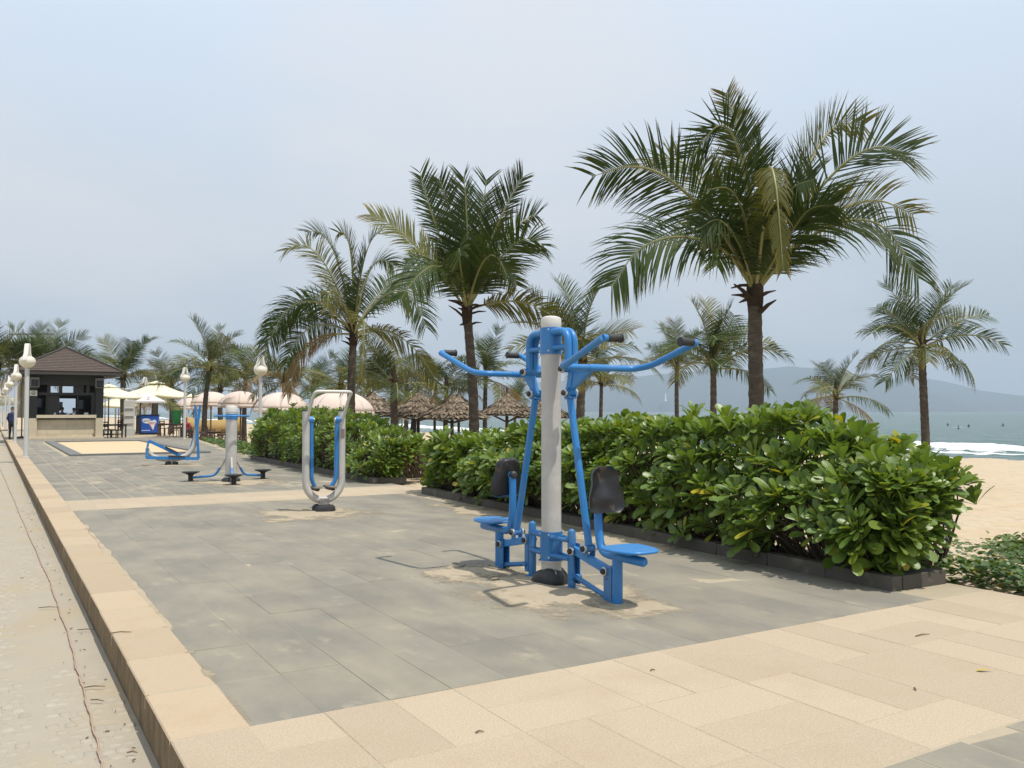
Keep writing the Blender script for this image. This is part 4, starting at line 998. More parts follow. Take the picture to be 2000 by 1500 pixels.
def bank(r):
    while True:
        x, y = 7.0 + 5.2 * r.random() ** 1.2, r.uniform(.2, 9.5)
        if x < 7.02 + .08 * math.sin(y * 5): continue
        if y > 4.6 and x < 8.9 and r.random() > .25: continue
        if y > 6.0 + .6 * math.sin(x * 2) - (x - 8) * .45:
            if r.random() > .06: continue
        return x, y
vines('creeping_vine', 'low green creeping vine spreading from the paving edge over the sand', bank, 15000, .066, 51, m_vine)
def bed(r): 
    y = r.uniform(27, 47); return 7.1 + (y - 27) * .115 + r.uniform(0, 1.5), y
vines('ground_cover', 'low green planting bed below the leaning palm by the terrace', bed, 5000, .12, 52, m_vine)
# ================================================================ lamps
m_lampw = mat('lamp_white', (0.70, 0.68, 0.62), .45, .05, 4)
m_globe = mat('lamp_globe', (0.72, 0.68, 0.58), .35, .04, 4, transl=.15)
m_lgrey = mat('lamp_post_grey', (0.52, 0.52, 0.50), .5, .06, 4)
LG = 'white globe lamps lining the promenade'
def lamp(x, y, label, h=3.25, zb=0.0, rz=0.0):
    T = thing('street_lamp', label, 'street lamp', (x, y, zb), rz, LG)
    MB().lathe([(.066, 0), (.066, h - .15)], n=14).build('post', m_lgrey, T)
    MB().lathe([(.11, 0), (.11, .02), (.07, .025)], n=14).build('base_plate', m_lgrey, T)
    prof = [(.02, -.20), (.10, -.19)] + [(.245 * math.cos(a), .195 * math.sin(a)) for a in [R(-50 + 14 * k) for k in range(10)]] + [(.03, .197)]
    MB().lathe(prof, n=22).build('globe', m_globe, T, loc=(0, 0, h), smooth=60)
    # tapering fins that clasp the globe and meet above it
    fin = MB()
    for a in (0, math.pi):
        ca, sa = math.cos(a), math.sin(a); pts = [(.262, .02), (.25, .13), (.15, .27), (.095, .52), (.055, .575), (.02, .575), (.03, .50), (.07, .24), (.17, .17), (.225, .05)]
        M = Matrix.Rotation(a, 4, 'Z') @ Matrix.Rotation(math.pi / 2, 4, 'X')
        fin.prism([(p, q) for p, q in pts], -.065, .065, M=M)
    fin.build('top_fin', m_lampw, T, loc=(0, 0, h), smooth=30, bevel=.006)
    return T
lamp(.98, 31.64, 'white globe lamp on the kerb, the one nearest the strider', 3.05, rz=R(70))
lamp(1.03, 47.96, 'white globe lamp on the kerb in front of the kiosk pier', 3.15, rz=R(70))
for k in range(4):
    lamp(1.02, 64.3 + 16.3 * k, 'white globe lamp in the row beyond the kiosk', 3.2, rz=R(70))
lamp(8.9, 48.73, 'white globe lamp beside the ice cream cart and leaning palm', 3.25, rz=R(20))
lamp(8.72, 32.9, 'white globe lamp rising behind the left end of the middle hedge', 3.25, zb=-.25, rz=R(20))
for k, y in enumerate((65.0, 81.3)): lamp(9.2, y, 'white globe lamp among the cream parasols', 3.3, zb=-.3 * (k > 0) - .0, rz=R(20))
# ================================================================ kiosk
m_kdark = mat('dark_timber', (0.022, 0.022, 0.020), .6, .2, 4, stretch=(1, 1, 6))
m_kstone = mat('cream_stone', (0.50, 0.43, 0.31), .85, .10, 3, col2=(.42, .35, .24), s2=3, t2=(.5, .7), a2=.5, orand=.08)
m_roof = mat('brown_shingle', (0.078, 0.057, 0.045), .85, .22, 3, col2=(.15, .11, .085), s2=7, t2=(.5, .65), a2=.6, stretch=(1, 1, 4))
m_fascia = mat('roof_fascia', (0.05, 0.042, 0.037), .7, .15, 4)
m_glass = mat('dark_glass', (0.03, 0.035, 0.035), .08, .1, 3, spec=.6)
def kiosk():
    T = thing('kiosk', 'dark timber bar kiosk with brown hipped roof and cream stone counter', 'kiosk', (3.5, 52, 0))
    hw, dep = 1.775, 3.6
    for x in (-hw + .19, hw - .19):
        for y in (.19, dep - .19):
            MB().box((x, y, .55), (.38, .38, 1.10)).build('stone_pier', m_kstone, T, bevel=.01)
            MB().box((x, y, 2.24), (.376, .376, 2.28)).build('corner_post', m_kdark, T)
    # counter front in coursed stone
    MB().box((0, .27, .52), (2.78, .10, 1.02)).build('counter_core', m_kstone, T)
    rr = random.Random(3)
    for row in range(4):
        x = -1.385
        while x < 1.38:
            w = min(rr.choice((.34, .46, .58, .7)), 1.385 - x)
            if w < .12: break
            MB().box((x + w / 2, .205, .135 + row * .245), (w - .008, .05 + rr.uniform(-.008, .008), .237)).build('stone_block', m_kstone, T)
            x += w
    MB().box((0, .20, 1.19), (2.86, .52, .17)).build('counter_top', m_kstone, T, bevel=.012)
    MB().box((0, .02, .045), (3.6, .5, .09)).build('plinth', m_kstone, T)
    MB().box((0, .19, 3.13), (2.79, .30, .52)).build('head_beam', m_kdark, T)
    MB().box((0, .19, 2.40), (2.79, .12, .14)).build('transom', m_kdark, T)
    for x in (-.86, -.30, .55, 1.02): MB().box((x, .19, 2.67), (.16 if x != .55 else .5, .10, .42)).build('mullion', m_kdark, T)
    for x in (-.95, .52): MB().box((x, .19, 1.80), (.07, .08, 1.06)).build('mullion', m_kdark, T)
    MB().box((-.62, .22, 1.78), (.55, .03, 1.05)).build('shutter', m_kdark, T)
    MB().box((1.28, .22, 1.80), (.16, .03, 1.05)).build('shutter', m_kdark, T)
    # back and side walls with openings
    MB().box((-1.0, dep - .06, 1.6), (.8, .10, 3.2)).box((1.05, dep - .06, 1.6), (.75, .10, 3.2)).box((.05, dep - .06, .65), (1.35, .10, 1.3)).box((.05, dep - .06, 2.35), (1.35, .10, .30)).box((.05, dep - .06, 3.05), (1.35, .10, .30)).build('back_wall', m_kdark, T)
    for x in (-hw + .05, hw - .05): MB().box((x, dep / 2, .6), (.08, dep - .76, 1.2)).box((x, dep / 2, 3.0), (.08, dep - .76, .6)).box((x, dep / 2 + .6, 2.0), (.08, 1.1, 1.5)).build('side_wall', m_kdark, T)
    MB().box((0, dep / 2, 3.36), (3.5, dep - .1, .05)).build('ceiling_board', m_kdark, T)
    for i, x in enumerate((-.2, .95, -1.2)): MB().box((x, dep - .7, 1.75 + .1 * i), (.34, .3, .5)).build('bar_cabinet', m_glass, T)
    for x, w in ((-.55, .12), (.05, .10), (.35, .14), (.95, .22)): MB().lathe([(w * .5, 0), (w * .55, .06), (w * .4, .12), (0, .12)], n=10).build('counter_dish', m_white, T, loc=(x, .22, 1.276))
    # roof of stepped shingle courses
    cx, cy, ox = 0, dep / 2, .88; n = 15; ze, za = 3.60, 5.0; rf = MB()
    ex, ey = hw + ox, dep / 2 + ox
    for i in range(n):
        f0, f1 = i / n, (i + 1) / n; z0 = ze + (za - ze) * f0 + .02; z1 = ze + (za - ze) * f1
        a, b = (1 - f0), (1 - f1 - .012 if i < n - 1 else 0.001)
        V_ = [(cx - ex * a, cy - ey * a, z0), (cx + ex * a, cy - ey * a, z0), (cx + ex * a, cy + ey * a, z0), (cx - ex * a, cy + ey * a, z0)] + [(cx - ex * b, cy - ey * b, z1), (cx + ex * b, cy - ey * b, z1), (cx + ex * b, cy + ey * b, z1), (cx - ex * b, cy + ey * b, z1)]
        V_ = [(x, y, z - .028) for x, y, z in V_[:4]] + V_
        rf.add(V_, [(q, (q + 1) % 4, (q + 1) % 4 + 4, q + 4) for q in range(4)] + [(q + 4, (q + 1) % 4 + 4, (q + 1) % 4 + 8, q + 8) for q in range(4)])
    roof = rf.build('roof', m_roof, T, smooth=0)
    for sx, sy in ((-1, -1), (1, -1), (1, 1), (-1, 1)): MB().bar((cx + sx * ex, cy + sy * ey, ze + .03), (cx, cy, za + .03), .14, .05).build('hip_ridge', m_fascia, roof)
    MB().box((cx, cy, 3.50), (2 * ex - .06, 2 * ey - .06, .19)).build('fascia', m_fascia, roof)
    MB().box((cx, cy, 3.385), (2 * ex - .7, 2 * ey - .7, .04)).build('soffit', m_kdark, roof)
    m_spk = mat('speaker_grey', (.17, .17, .17), .6, .1, 6)
    for x in (-hw + .24, hw - .22):
        s = MB().box((x, -.14, 3.0), (.42, .26, .54)).build('loudspeaker', m_spk, T, bevel=.012)
        MB().box((x, -.276, 2.95), (.33, .014, .36)).build('speaker_grille', m_rub, s)
    sg = MB().box((-hw + .19, -.012, 2.42), (.34, .016, .28)).build('notice_plate', mat('notice_white', (.62, .60, .52), .5, .05, 5), T)
    ring = MB(); ring.tube([(-hw + .19 + .085 * math.cos(a), -.026, 2.42 + .085 * math.sin(a)) for a in [2 * math.pi * k / 20 for k in range(21)]], .012, 6, cap=False); ring.build('notice_ring', m_rub, sg)
    MB().bar((-hw + .14, -.026, 2.42), (-hw + .24, -.026, 2.42), .012, .03).build('notice_mark', m_rub, sg)
    return T
kiosk()
# ================================================================ ice cream cart
def text_mesh(body, size, name, m, par, loc, rot, ext=.002, shear=0):
    cu = bpy.data.curves.new(name, 'FONT'); cu.body = body; cu.size = size; cu.extrude = ext; cu.shear = shear; cu.align_x = 'CENTER'; cu.align_y = 'CENTER'
    tmp = bpy.data.objects.new('tmp', cu); COL.objects.link(tmp)
    me = bpy.data.meshes.new_from_object(tmp.evaluated_get(bpy.context.evaluated_depsgraph_get()))
    bpy.data.objects.remove(tmp); me.materials.clear(); me.materials.append(m)
    o = link(me, name, par, loc); o.rotation_euler = rot; return o
m_cblue = mat('cart_blue', (0.012, 0.085, 0.42), .3, .08, 2, spec=.5)
m_cdark = mat('cart_dark', (0.02, 0.022, 0.028), .5, .1, 3)
m_cwhite = mat('canopy_white', (.68, .66, .66), .6, .06, 3, transl=.15)
m_print_w = mat('print_white', (.75, .76, .78), .5, .02, 3)
m_print_p = mat('print_pink', (.62, .30, .33), .5, .15, 12)
m_print_n = mat('print_navy', (.015, .02, .09), .5, .05, 3)
def cart():
    B = gnd(292, 849); T = thing('ice_cream_cart', 'blue ice cream freezer cart with white scalloped canopy and cone picture', 'ice cream cart', (B.x, B.y, 0), R(-12))
    MB().box((0, .40, .66), (1.05, .75, 1.12)).build('freezer_body', m_cblue, T, bevel=.05)
    MB().box((-.66, .42, .64), (.28, .78, 1.14)).build('side_unit', m_cdark, T, bevel=.02)
    MB().box((-.06, .40, 1.245), (1.30, .80, .05)).build('freezer_lid', m_cdark, T, bevel=.01)
    MB().box((0, .40, .06), (1.2, .6, .08)).build('base_skirt', m_cdark, T)
    for x in (-.4, .4):
        MB().lathe([(.06, -.02), (.06, .02)], n=12, M=Matrix.Rotation(math.pi / 2, 3, 'Y')).build('castor', m_rub, T, loc=(x, .12, .06))
    for x in (-.58, .42):
        for y in (.08, .72): MB().tube([(x, y, 1.25), (x, y, 2.06)], .03, 8).build('canopy_post', mat('post_brown_grey', (.12, .11, .10), .6), T)
    cw, cd = 1.02, .68; cn = MB(); n = 14
    apex = (-.08, .40, 2.62); zE = 2.10
    rim = []
    cs = [(-.08 - cw, .40 - cd), (-.08 + cw, .40 - cd), (-.08 + cw, .40 + cd), (-.08 - cw, .40 + cd)]
    for q in range(4):
        a, b = Vector((*cs[q], 0)), Vector((*cs[(q + 1) % 4], 0))
        top = [a.lerp(b, i / (2 * n)) + Vector((0, 0, zE)) for i in range(2 * n + 1)]
        lowr = [a.lerp(b, i / (2 * n)) + Vector((0, 0, zE - .07 - .06 * abs(math.sin(math.pi * i / 2)))) for i in range(2 * n + 1)]
        k = len(top); cn.add([apex] + top, [(0, i + 1, i + 2) for i in range(k - 1)]); cn.add(top + lowr, [(i, k + i, k + i + 1, i + 1) for i in range(k - 1)])
    cp = cn.build('canopy', m_cwhite, T, smooth=0); so = cp.modifiers.new('thick', 'SOLIDIFY'); so.thickness = .012
    y = .020
    ov = MB().prism([(.29 * math.cos(a), .155 * math.sin(a)) for a in [2 * math.pi * k / 26 for k in range(26)]], 0, .006, M=Matrix.Translation((-.16, y, .86)) @ Matrix.Rotation(R(8), 4, 'Y') @ Matrix.Rotation(math.pi / 2, 4, 'X')).build('logo_cloud', m_print_w, T, smooth=0)
    MB().prism([(.14 * math.cos(a), .13 * math.sin(a)) for a in [2 * math.pi * k / 20 for k in range(20)]], 0, .006, M=Matrix.Translation((.26, y, .80)) @ Matrix.Rotation(math.pi / 2, 4, 'X')).build('logo_cloud', m_print_w, T, smooth=0)
    text_mesh('Merino', .19, 'lettering', m_print_n, T, (-.17, y - .010, .88), (math.pi / 2, R(-12), 0), shear=.15)
    MB().prism([(-.24, .16), (.30, .16), (.22, .02), (.10, -.34), (.06, -.36), (-.02, -.2)], 0, .005, M=Matrix.Translation((.12, y - .001, .64)) @ Matrix.Rotation(math.pi / 2, 4, 'X')).build('cone_picture', m_print_p, T, smooth=0)
    MB().prism([(-.06, .0), (.16, .02), (.10, -.31), (.07, -.31)], 0, .005, M=Matrix.Translation((.12, y - .006, .64)) @ Matrix.Rotation(math.pi / 2, 4, 'X')).build('cone_picture', m_print_w, T, smooth=0)
    MB().prism([(-.07, -.05), (.07, -.05), (.08, .02), (.0, .08), (-.08, .02)], 0, .006, M=Matrix.Translation((-.08, -.165, 2.33)) @ Matrix.Rotation(R(60), 4, 'X')).build('canopy_emblem', m_print_p, T, smooth=0)
    MB().box((-.22, y - .003, .27), (.5, .006, .035)).build('print_line', m_print_w, T)
cart()
B = gnd(256, 851)
T = thing('display_panel', 'tall white display board on grey base beside the ice cream cart', 'board', (B.x - .12, B.y, 0), R(-12))
MB().box((0, 0, .20), (.62, .30, .40)).build('base', m_lgrey, T)
MB().box((0, 0, 1.27), (.60, .10, 1.74)).build('panel', m_white, T, bevel=.01)
for z in (.75, 1.2, 1.65): MB().box((0, -.08, z), (.5, .06, .02)).build('shelf', m_lgrey, T)
# ================================================================ parasols
m_cream = mat('cream_canvas', (.79, .765, .68), .8, .05, 3, transl=.30)
m_pole = mat('parasol_pole', (.16, .12, .09), .6, .2, 5)
def square_parasol(x, y, zb, w, z_eave, z_top, label, rz=0):
    T = thing('cream_parasol', label, 'parasol', (x, y, zb), rz, 'cream square parasols by the kiosk')
    h = w / 2; c = MB(); n = 8
    for q in range(4):
        a = math.pi / 2 * q + math.pi / 4; b = a + math.pi / 2; r_ = h * math.sqrt(2)
        A, Bv = Vector((r_ * math.cos(a), r_ * math.sin(a), z_eave)), Vector((r_ * math.cos(b), r_ * math.sin(b), z_eave)); vs, fs = [], []
        for i in range(n + 1):
            for j in range(n + 1):
                t, s = i / n, j / n; p = Vector((0, 0, z_top)).lerp(A.lerp(Bv, s), .16 + .84 * t); p.z -= .10 * math.sin(math.pi * s) * math.sin(math.pi * t * .5) - 0; p.z -= .10 * math.sin(math.pi * t); vs.append(p)
        fs = [(i * (n + 1) + j, (i + 1) * (n + 1) + j, (i + 1) * (n + 1) + j + 1, i * (n + 1) + j + 1) for i in range(n) for j in range(n)]
        k = len(vs); edge = [vs[n * (n + 1) + j] for j in range(n + 1)]; c.add(vs, fs)
        c.add(edge + [e_ - Vector((0, 0, .12)) for e_ in edge], [(j, n + 1 + j, n + 2 + j, j + 1) for j in range(n)])
    o = c.build('canopy', m_cream, T, smooth=25); o.modifiers.new('thick', 'SOLIDIFY').thickness = .01
    v = MB()
    for q in range(4):
        a = math.pi / 2 * q + math.pi / 4; b = a + math.pi / 2; r_ = h * .30
        v.add([(0, 0, z_top + .16), (r_ * math.cos(a), r_ * math.sin(a), z_top - .03), (r_ * math.cos(b), r_ * math.sin(b), z_top - .03)], [(0, 1, 2)])
    v.build('vent_cap', m_cream, T, smooth=0).modifiers.new('thick', 'SOLIDIFY').thickness = .01
    MB().tube([(0, 0, 0), (0, 0, z_top + .24)], .04, 10).build('pole', m_pole, T)
    for q in range(4):
        a = math.pi / 2 * q + math.pi / 4; MB().bar((0, 0, z_top - .75), (h * .9 * math.cos(a) * 1.1, h * .9 * math.sin(a) * 1.1, z_eave + .12), .03, .03).build('strut', m_pole, T)
    MB().lathe([(.35, 0), (.35, .06), (.06, .09)], n=16).build('base', m_rub, T)
p = at(305, 62); square_parasol(p.x, p.y, 0, 3.7, 2.55, 3.35, 'cream square parasol standing behind the ice cream cart', R(38))
p = at(212, 60); square_parasol(p.x, p.y, 0, 3.6, 2.45, 3.05, 'cream square parasol showing past the kiosk right wall', R(30))
p = at(232, 80); square_parasol(p.x, p.y, -.2, 3.6, 2.2, 2.9, 'lower cream square parasol further behind the kiosk', R(10))
p = at(12, 88); square_parasol(p.x, p.y, -.2, 3.4, 2.4, 3.0, 'cream square parasol beyond the row of kerb lamps', R(20))
p = at(43, 55); Tc = thing('folded_parasol', 'closed cream parasol tied up against the kiosk left side', 'parasol', (p.x, p.y, 0))
c = MB(); c.lathe([(.04, 3.15), (.15, 3.0), (.22, 2.6), (.24, 2.2), (.14, 1.95), (.26, 1.6), (.34, 1.15), (.28, 1.12)][::-1], n=20)
c.v = [(x * (1 + .22 * math.cos(6 * math.atan2(y, x))), y * (1 + .22 * math.cos(6 * math.atan2(y, x))), z) for x, y, z in c.v]
c.build('folded_canopy', mat('cream_canvas_dull', (.45, .38, .27), .85, .15, 5), Tc, smooth=50); MB().tube([(0, 0, 0), (0, 0, 3.3)], .035, 8).build('pole', m_pole, Tc); MB().lathe([(.3, 0), (.3, .06), (.05, .1)], n=14).build('base', m_rub, Tc)
m_pink = mat('pink_canvas', (.74, .635, .585), .8, .05, 3, transl=.22)
m_pink_shade = mat('pink_canvas_shade', (.33, .28, .295), .8, .06, 3, transl=.22)  # pink canvas darkened to mauve: shaded side of the dome put into the colour
def pink_parasol(x, y, zb, dia, ztop, label, rz):
    T = thing('pink_parasol', label, 'parasol', (x, y, zb), rz, 'pink domed parasols with mauve shaded panels on the terrace')
    r_ = dia / 2; ht = .30 * dia; n = 8
    for q in range(8):
        vs = []; n2 = 6
        for i in range(n + 1):
            t = i / n; a = t * R(78)
            for j in range(n2 + 1):
                ph = 2 * math.pi * (q + j / n2) / 8; rr = r_ * math.sin(a) / math.sin(R(78)) * (1 - .035 * math.sin(math.pi * j / n2) * t)
                vs.append((rr * math.cos(ph), rr * math.sin(ph), ztop - ht * (1 - math.cos(a)) / (1 - math.cos(R(78)))))
        m2 = n2 + 1; fs = [(i * m2 + j, (i + 1) * m2 + j, (i + 1) * m2 + j + 1, i * m2 + j + 1) for i in range(n) for j in range(n2)]
        e_ = vs[n * m2:]; mb = MB().add(vs, fs); mb.add(e_ + [(x_ * 1.01, y_ * 1.01, z_ - .20) for x_, y_, z_ in e_], [(j, m2 + j, m2 + j + 1, j + 1) for j in range(n2)])
        pn = mb.build('canopy_panel', m_pink_shade if q in (3,) else m_pink, T, smooth=60); pn.modifiers.new('thick', 'SOLIDIFY').thickness = .008
    MB().tube([(0, 0, 0), (0, 0, ztop)], .05, 10).build('pole', m_pole, T)
    for q in range(8):
        ph = 2 * math.pi * q / 8; MB().bar((0, 0, ztop - ht * .9), (r_ * .93 * math.cos(ph), r_ * .93 * math.sin(ph), ztop - ht * .92), .02, .02).build('rib', m_pole, T)
    MB().lathe([(.32, 0), (.3, .1), (.07, .14)], n=14).build('base', m_rub, T)
for px, d, y, dia, lab in ((664, 37, 764, 2.85, 'pink domed parasol with mauve shaded panels right behind the air walker handle'), (550, 48, 766, 2.9, 'pink domed parasol behind the left end of the middle hedge'), (470, 56, 764, 2.75, 'pink domed parasol with mauve shaded side over the terrace by the twister'), (412, 65, 765, 2.8, 'pink domed parasol behind the leaning palm trunk'), (378, 75, 774, 2.9, 'smaller looking pink parasol next to the lamp by the cart')):
    P = at(px, d); zb = float(zt(P.x)); z = CAM_H + (804 - y) / FPX * (P - CAMP).dot(Vector((_f.x, _f.y, 0)))
    pink_parasol(P.x, P.y, zb, dia, z - zb, lab, R(205))
# ================================================================ thatched shelters, loungers
m_thatch = mat('thatch', (0.215, 0.178, 0.138), .95, .3, 14, col2=(.13, .09, .06), s2=9, t2=(.5, .66), a2=.7, attr='rnd', attr_cols=[(0, (.55, .52, .5)), (1, (1.4, 1.35, 1.25))], spec=.05)
m_thpost = mat('shelter_post', (.06, .045, .035), .9, .2, 8)
straw_v = np.array([(-.5, 0, 0), (.5, 0, 0), (.35, -1, 0), (-.3, -.92, 0)]); straw_f = np.array([(0, 1, 2, 3)])
def shelter_proto():
    r = random.Random(77); parts = {}
    Rr, zE, zA = 1.42, 0.0, .98
    prof = lambda t: (Rr * (t ** 1.12), zA * max(0, 1 - t) ** 1.18 - max(0, t - 1) * .6)
    core = MB().lathe([(prof(t)[0] * .97 + .01, prof(t)[1] - .05) for t in [1, .8, .6, .4, .2, 0.03]] , n=24); parts['core'] = core
    ms = []
    for ring in range(15):
        t0 = .04 + .96 * (ring + 1) / 15; n = int(14 + 95 * t0); tier = .035 * ((ring % 4) == 0)
        for k in range(n):
            a = 2 * math.pi * (k + r.random()) / n; tt = t0 - r.uniform(0, .05); rr, z = prof(max(.02, tt - .10)); r2, z2 = prof(min(1.03, tt + .02))
            sl = math.atan2(z - z2, r2 - rr); L_ = math.hypot(r2 - rr, z - z2) * r.uniform(1.0, 1.35)
            M = Matrix.Rotation(a, 4, 'Z') @ Matrix.Translation((rr, 0, z + .02 + tier)) @ Matrix.Rotation(math.pi / 2, 4, 'Z') @ Matrix.Rotation(r.uniform(-.35, .35), 4, 'Z') @ Matrix.Rotation(sl * .9 + r.uniform(-.12, .06), 4, 'X') @ Matrix.Rotation(r.uniform(-.5, .5), 4, 'Y') @ Matrix.Diagonal((r.uniform(.05, .10), L_, 1, 1))
            ms.append(np.array(M))
    return core, ms
core, straws = shelter_proto()
H_ = {}
def shelter(px, d, y_apex, y_eave, scale, label):
    P = at(px, d); zb = float(zt(P.x)); dp = (P - CAMP).dot(Vector((_f.x, _f.y, 0)))
    ze = CAM_H + (804 - y_eave) / FPX * dp; za = CAM_H + (804 - y_apex) / FPX * dp
    T = thing('thatched_shelter', label, 'beach shelter', (P.x, P.y, zb), px * .37, 'thatched beach shelters')
    if 'core' not in H_:
        H_['core'] = core.build('roof', m_thatch, T, smooth=60); H_['straw'] = scatter('thatch_straw', straw_v, straw_f, straws, m_thatch, H_['core'], 'stuff', smooth=False); a, b = H_['core'], H_['straw']
    else:
        a = H_['core'].copy(); COL.objects.link(a); a.parent = T; b = H_['straw'].copy(); COL.objects.link(b); b.parent = a
    a.location = (0, 0, ze - zb); a.scale = (scale, scale, (za - ze) / .98)
    h = za - zb
    MB().tube([(0, 0, 0), (0, 0, h - .1)], [.075, .065], 10).build('post', m_thpost, T)
    MB().tube([(0, 0, h - .15), (.0, .01, h + .12), (.03, 0, h + .30)], [.045, .03, .045], 6).tube([(0, 0, h + .05), (-.07, .02, h + .26)], [.02, .012], 5).build('finial', m_thpost, T)
    for k in range(4):
        q = math.pi / 2 * k; MB().bar((0, 0, h * .62), (math.cos(q) * 1.1 * scale, math.sin(q) * 1.1 * scale, ze - zb + .05), .05, .05).build('brace', m_thpost, T)
    return T
for px, d, ya, ye, s, lab in ((817, 36, 768, 812, 1.05, 'thatched shelter with a dark cloth hung from its eave'), (883, 33.5, 770, 817, 1.05, 'thatched shelter overlapping the one with the hung cloth'), (849, 45, 772, 808, 1.0, 'thatched shelter peeping between the two front shelters'),
                              (896, 44, 769, 812, 1.05, 'thatched shelter half hidden by the dense crowned palm trunk'), (990, 36, 770, 810, .92, 'lone thatched shelter left of the pull-down machine'), (1062, 40, 776, 815, 1.0, 'thatched shelter behind the pull-down machine post'),
                              (728, 39, 767, 806, 1.15, 'thatched shelter beside the mauve shaded parasol'), (776, 46, 774, 806, 1.1, 'thatched shelter behind the reddish palm trunk'), (640, 50, 780, 806, 1.2, 'thatched shelter under the far pink parasols'), (560, 60, 785, 808, 1.3, 'far thatched shelter behind the middle hedge')):
    shelter(px, d, ya, ye, s, lab)
P = at(806, 35.3); cl = MB()
for k in range(3): cl.tube([(k * .06, 0, 2.0), (k * .07 - .03, .02, 1.6), (k * .05 - .02, 0, 1.25 - .1 * k)], [.05, .07, .03], 6, flat=.5)
tag(cl.build('hung_cloth', m_cdark, None, loc=(P.x, P.y, float(zt(P.x)) - .05), smooth=60), 'dark cloth hanging under the eave of a thatched shelter', 'cloth')
m_rattan = mat('dark_rattan', (.085, .06, .045), .7, .2, 20)
m_cush = mat('navy_cushion', (.03, .04, .07), .8, .1, 5)
def lounger(px, d, rz, label, seat_m):
    P = at(px, d); T = thing('sun_lounger', label, 'sun lounger', (P.x, P.y, float(zt(P.x))), rz, 'sun loungers under the thatch')
    MB().box((0, .35, .36), (.62, 1.3, .07)).build('frame', m_rattan, T, bevel=.01)
    MB().bar((0, -.28, .38), (0, -.80, .98), .60, .07).build('backrest', seat_m, T)
    MB().box((0, .35, .43), (.56, 1.25, .06)).build('cushion', seat_m, T, bevel=.02)
    for x in (-.26, .26):
        for y in (-.22, .92): MB().tube([(x, y, .34), (x, y * 1.06, 0)], .028, 6).build('leg', m_rattan, T)
    MB().tube([(-.26, -.6, .72), (-.26, -.75, 0)], .025, 6).tube([(.26, -.6, .72), (.26, -.75, 0)], .025, 6).build('back_prop', m_rattan, T)
    return T
lounger(836, 35.5, R(-62), 'empty dark sun lounger under the shelter with the hung cloth', m_rattan)
LL = lounger(872, 34.5, R(-62), 'brown sun lounger with a person lying on it', mat('brown_rattan', (.17, .11, .07), .7, .2, 20))
lounger(905, 42, R(-62), 'sun lounger further towards the sea beside the shelter post', m_rattan)
# ================================================================ terrace tables and chairs
m_wood = mat('terrace_wood', (.105, .062, .042), .6, .25, 4, stretch=(1, 1, 5))
m_wood2 = mat('terrace_wood_dark', (.035, .024, .022), .6, .2, 4)
def table(x, y, zb, rz, label, m, w=1.3, dp=.8):
    T = thing('table', label, 'table', (x, y, zb), rz, 'wooden tables on the terrace')
    for k in range(5): MB().box((0, -dp / 2 + dp * (k + .5) / 5, .73), (w, dp / 5 - .012, .035)).build('plank', m, T)
    MB().box((0, 0, .685), (w - .1, dp - .12, .06)).build('apron', m, T)
    for sx in (-1, 1):
        for sy in (-1, 1): MB().box((sx * (w / 2 - .08), sy * (dp / 2 - .08), .34), (.07, .07, .68)).build('leg', m, T)
def chair(x, y, zb, rz, label, m):
    T = thing('chair', label, 'chair', (x, y, zb), rz, 'wooden chairs on the terrace')
    MB().box((0, 0, .44), (.44, .44, .04)).build('seat', m, T)
    for sx in (-1, 1):
        MB().box((sx * .19, -.19, .22), (.045, .045, .44)).build('leg', m, T); MB().box((sx * .19, .20, .46), (.045, .045, .92)).build('leg', m, T)
    for z in (.62, .74, .86): MB().box((0, .20, z), (.38, .025, .06)).build('slat', m, T)
def spot(px, d): P = at(px, d); return P.x, P.y, (0.0 if P.x < 9.5 and P.y > 47 else float(zt(P.x)))
for i, (px, d, rz, nm, m) in enumerate(((218, 53.5, 10, 'dark wooden bar table against the kiosk right wall', m_wood2), (335, 55, -20, 'brown slatted table right of the ice cream cart', m_wood), (352, 61, -15, 'brown slatted table behind the lamp by the cart', m_wood), (425, 54, -25, 'brown slatted table in front of the leaning palm trunk', m_wood), (455, 60, -10, 'brown slatted table under the mauve shaded parasol', m_wood), (395, 63, -12, 'brown slatted table deep in the terrace', m_wood))):
    x, y, z = spot(px, d); table(x, y, z, R(rz), nm, m, 1.5)
CH = [(207, 53, 15), (229, 53, -60), (322, 56.5, 40), (346, 54, 170), (342, 59, 10), (368, 58, 160), (410, 53, 60), (438, 52.5, 185), (418, 57, 20), (446, 58, 170), (470, 57.5, 10), (383, 61, 30), (404, 66, 185), (466, 63, 200), (240, 62, 30), (250, 66, 120)]
CHL = ['bar chair turned to the kiosk wall', 'bar chair at the open end of the bar table by the kiosk', 'slat back chair tucked close to the ice cream cart', 'slat back chair in front of the green bin', 'slat back chair behind the green bin stand', 'slat back chair right behind the lamp post by the cart', 'slat back chair just left of the twister post top', 'slat back chair facing away at the terrace edge by the twister', 'slat back chair beside the leaning palm trunk', 'slat back chair between two tables under the pink parasols', 'slat back chair nearest the middle hedge', 'slat back chair beside the mustard windbreak', 'slat back chair deep in the terrace before the windbreak', 'slat back chair under the mauve shaded parasol', 'slat back chair behind the white display board', 'slat back chair under the lower cream parasol']
for i, (px, d, rz) in enumerate(CH):
    x, y, z = spot(px, d); chair(x, y, z, R(rz), ('dark wooden ' if i < 2 else 'brown wooden ') + CHL[i], m_wood2 if i < 2 else m_wood)
P = at(345, 54.0); fz = float(zt(9.7))
Tf = thing('low_fence', 'low brown timber rail fence along the terrace edge', 'fence', (9.9, 52, -.30), R(-4))
for z in (.35, .62): MB().box((0, 0, z), (.05, 11, .09)).build('rail', m_wood, Tf)
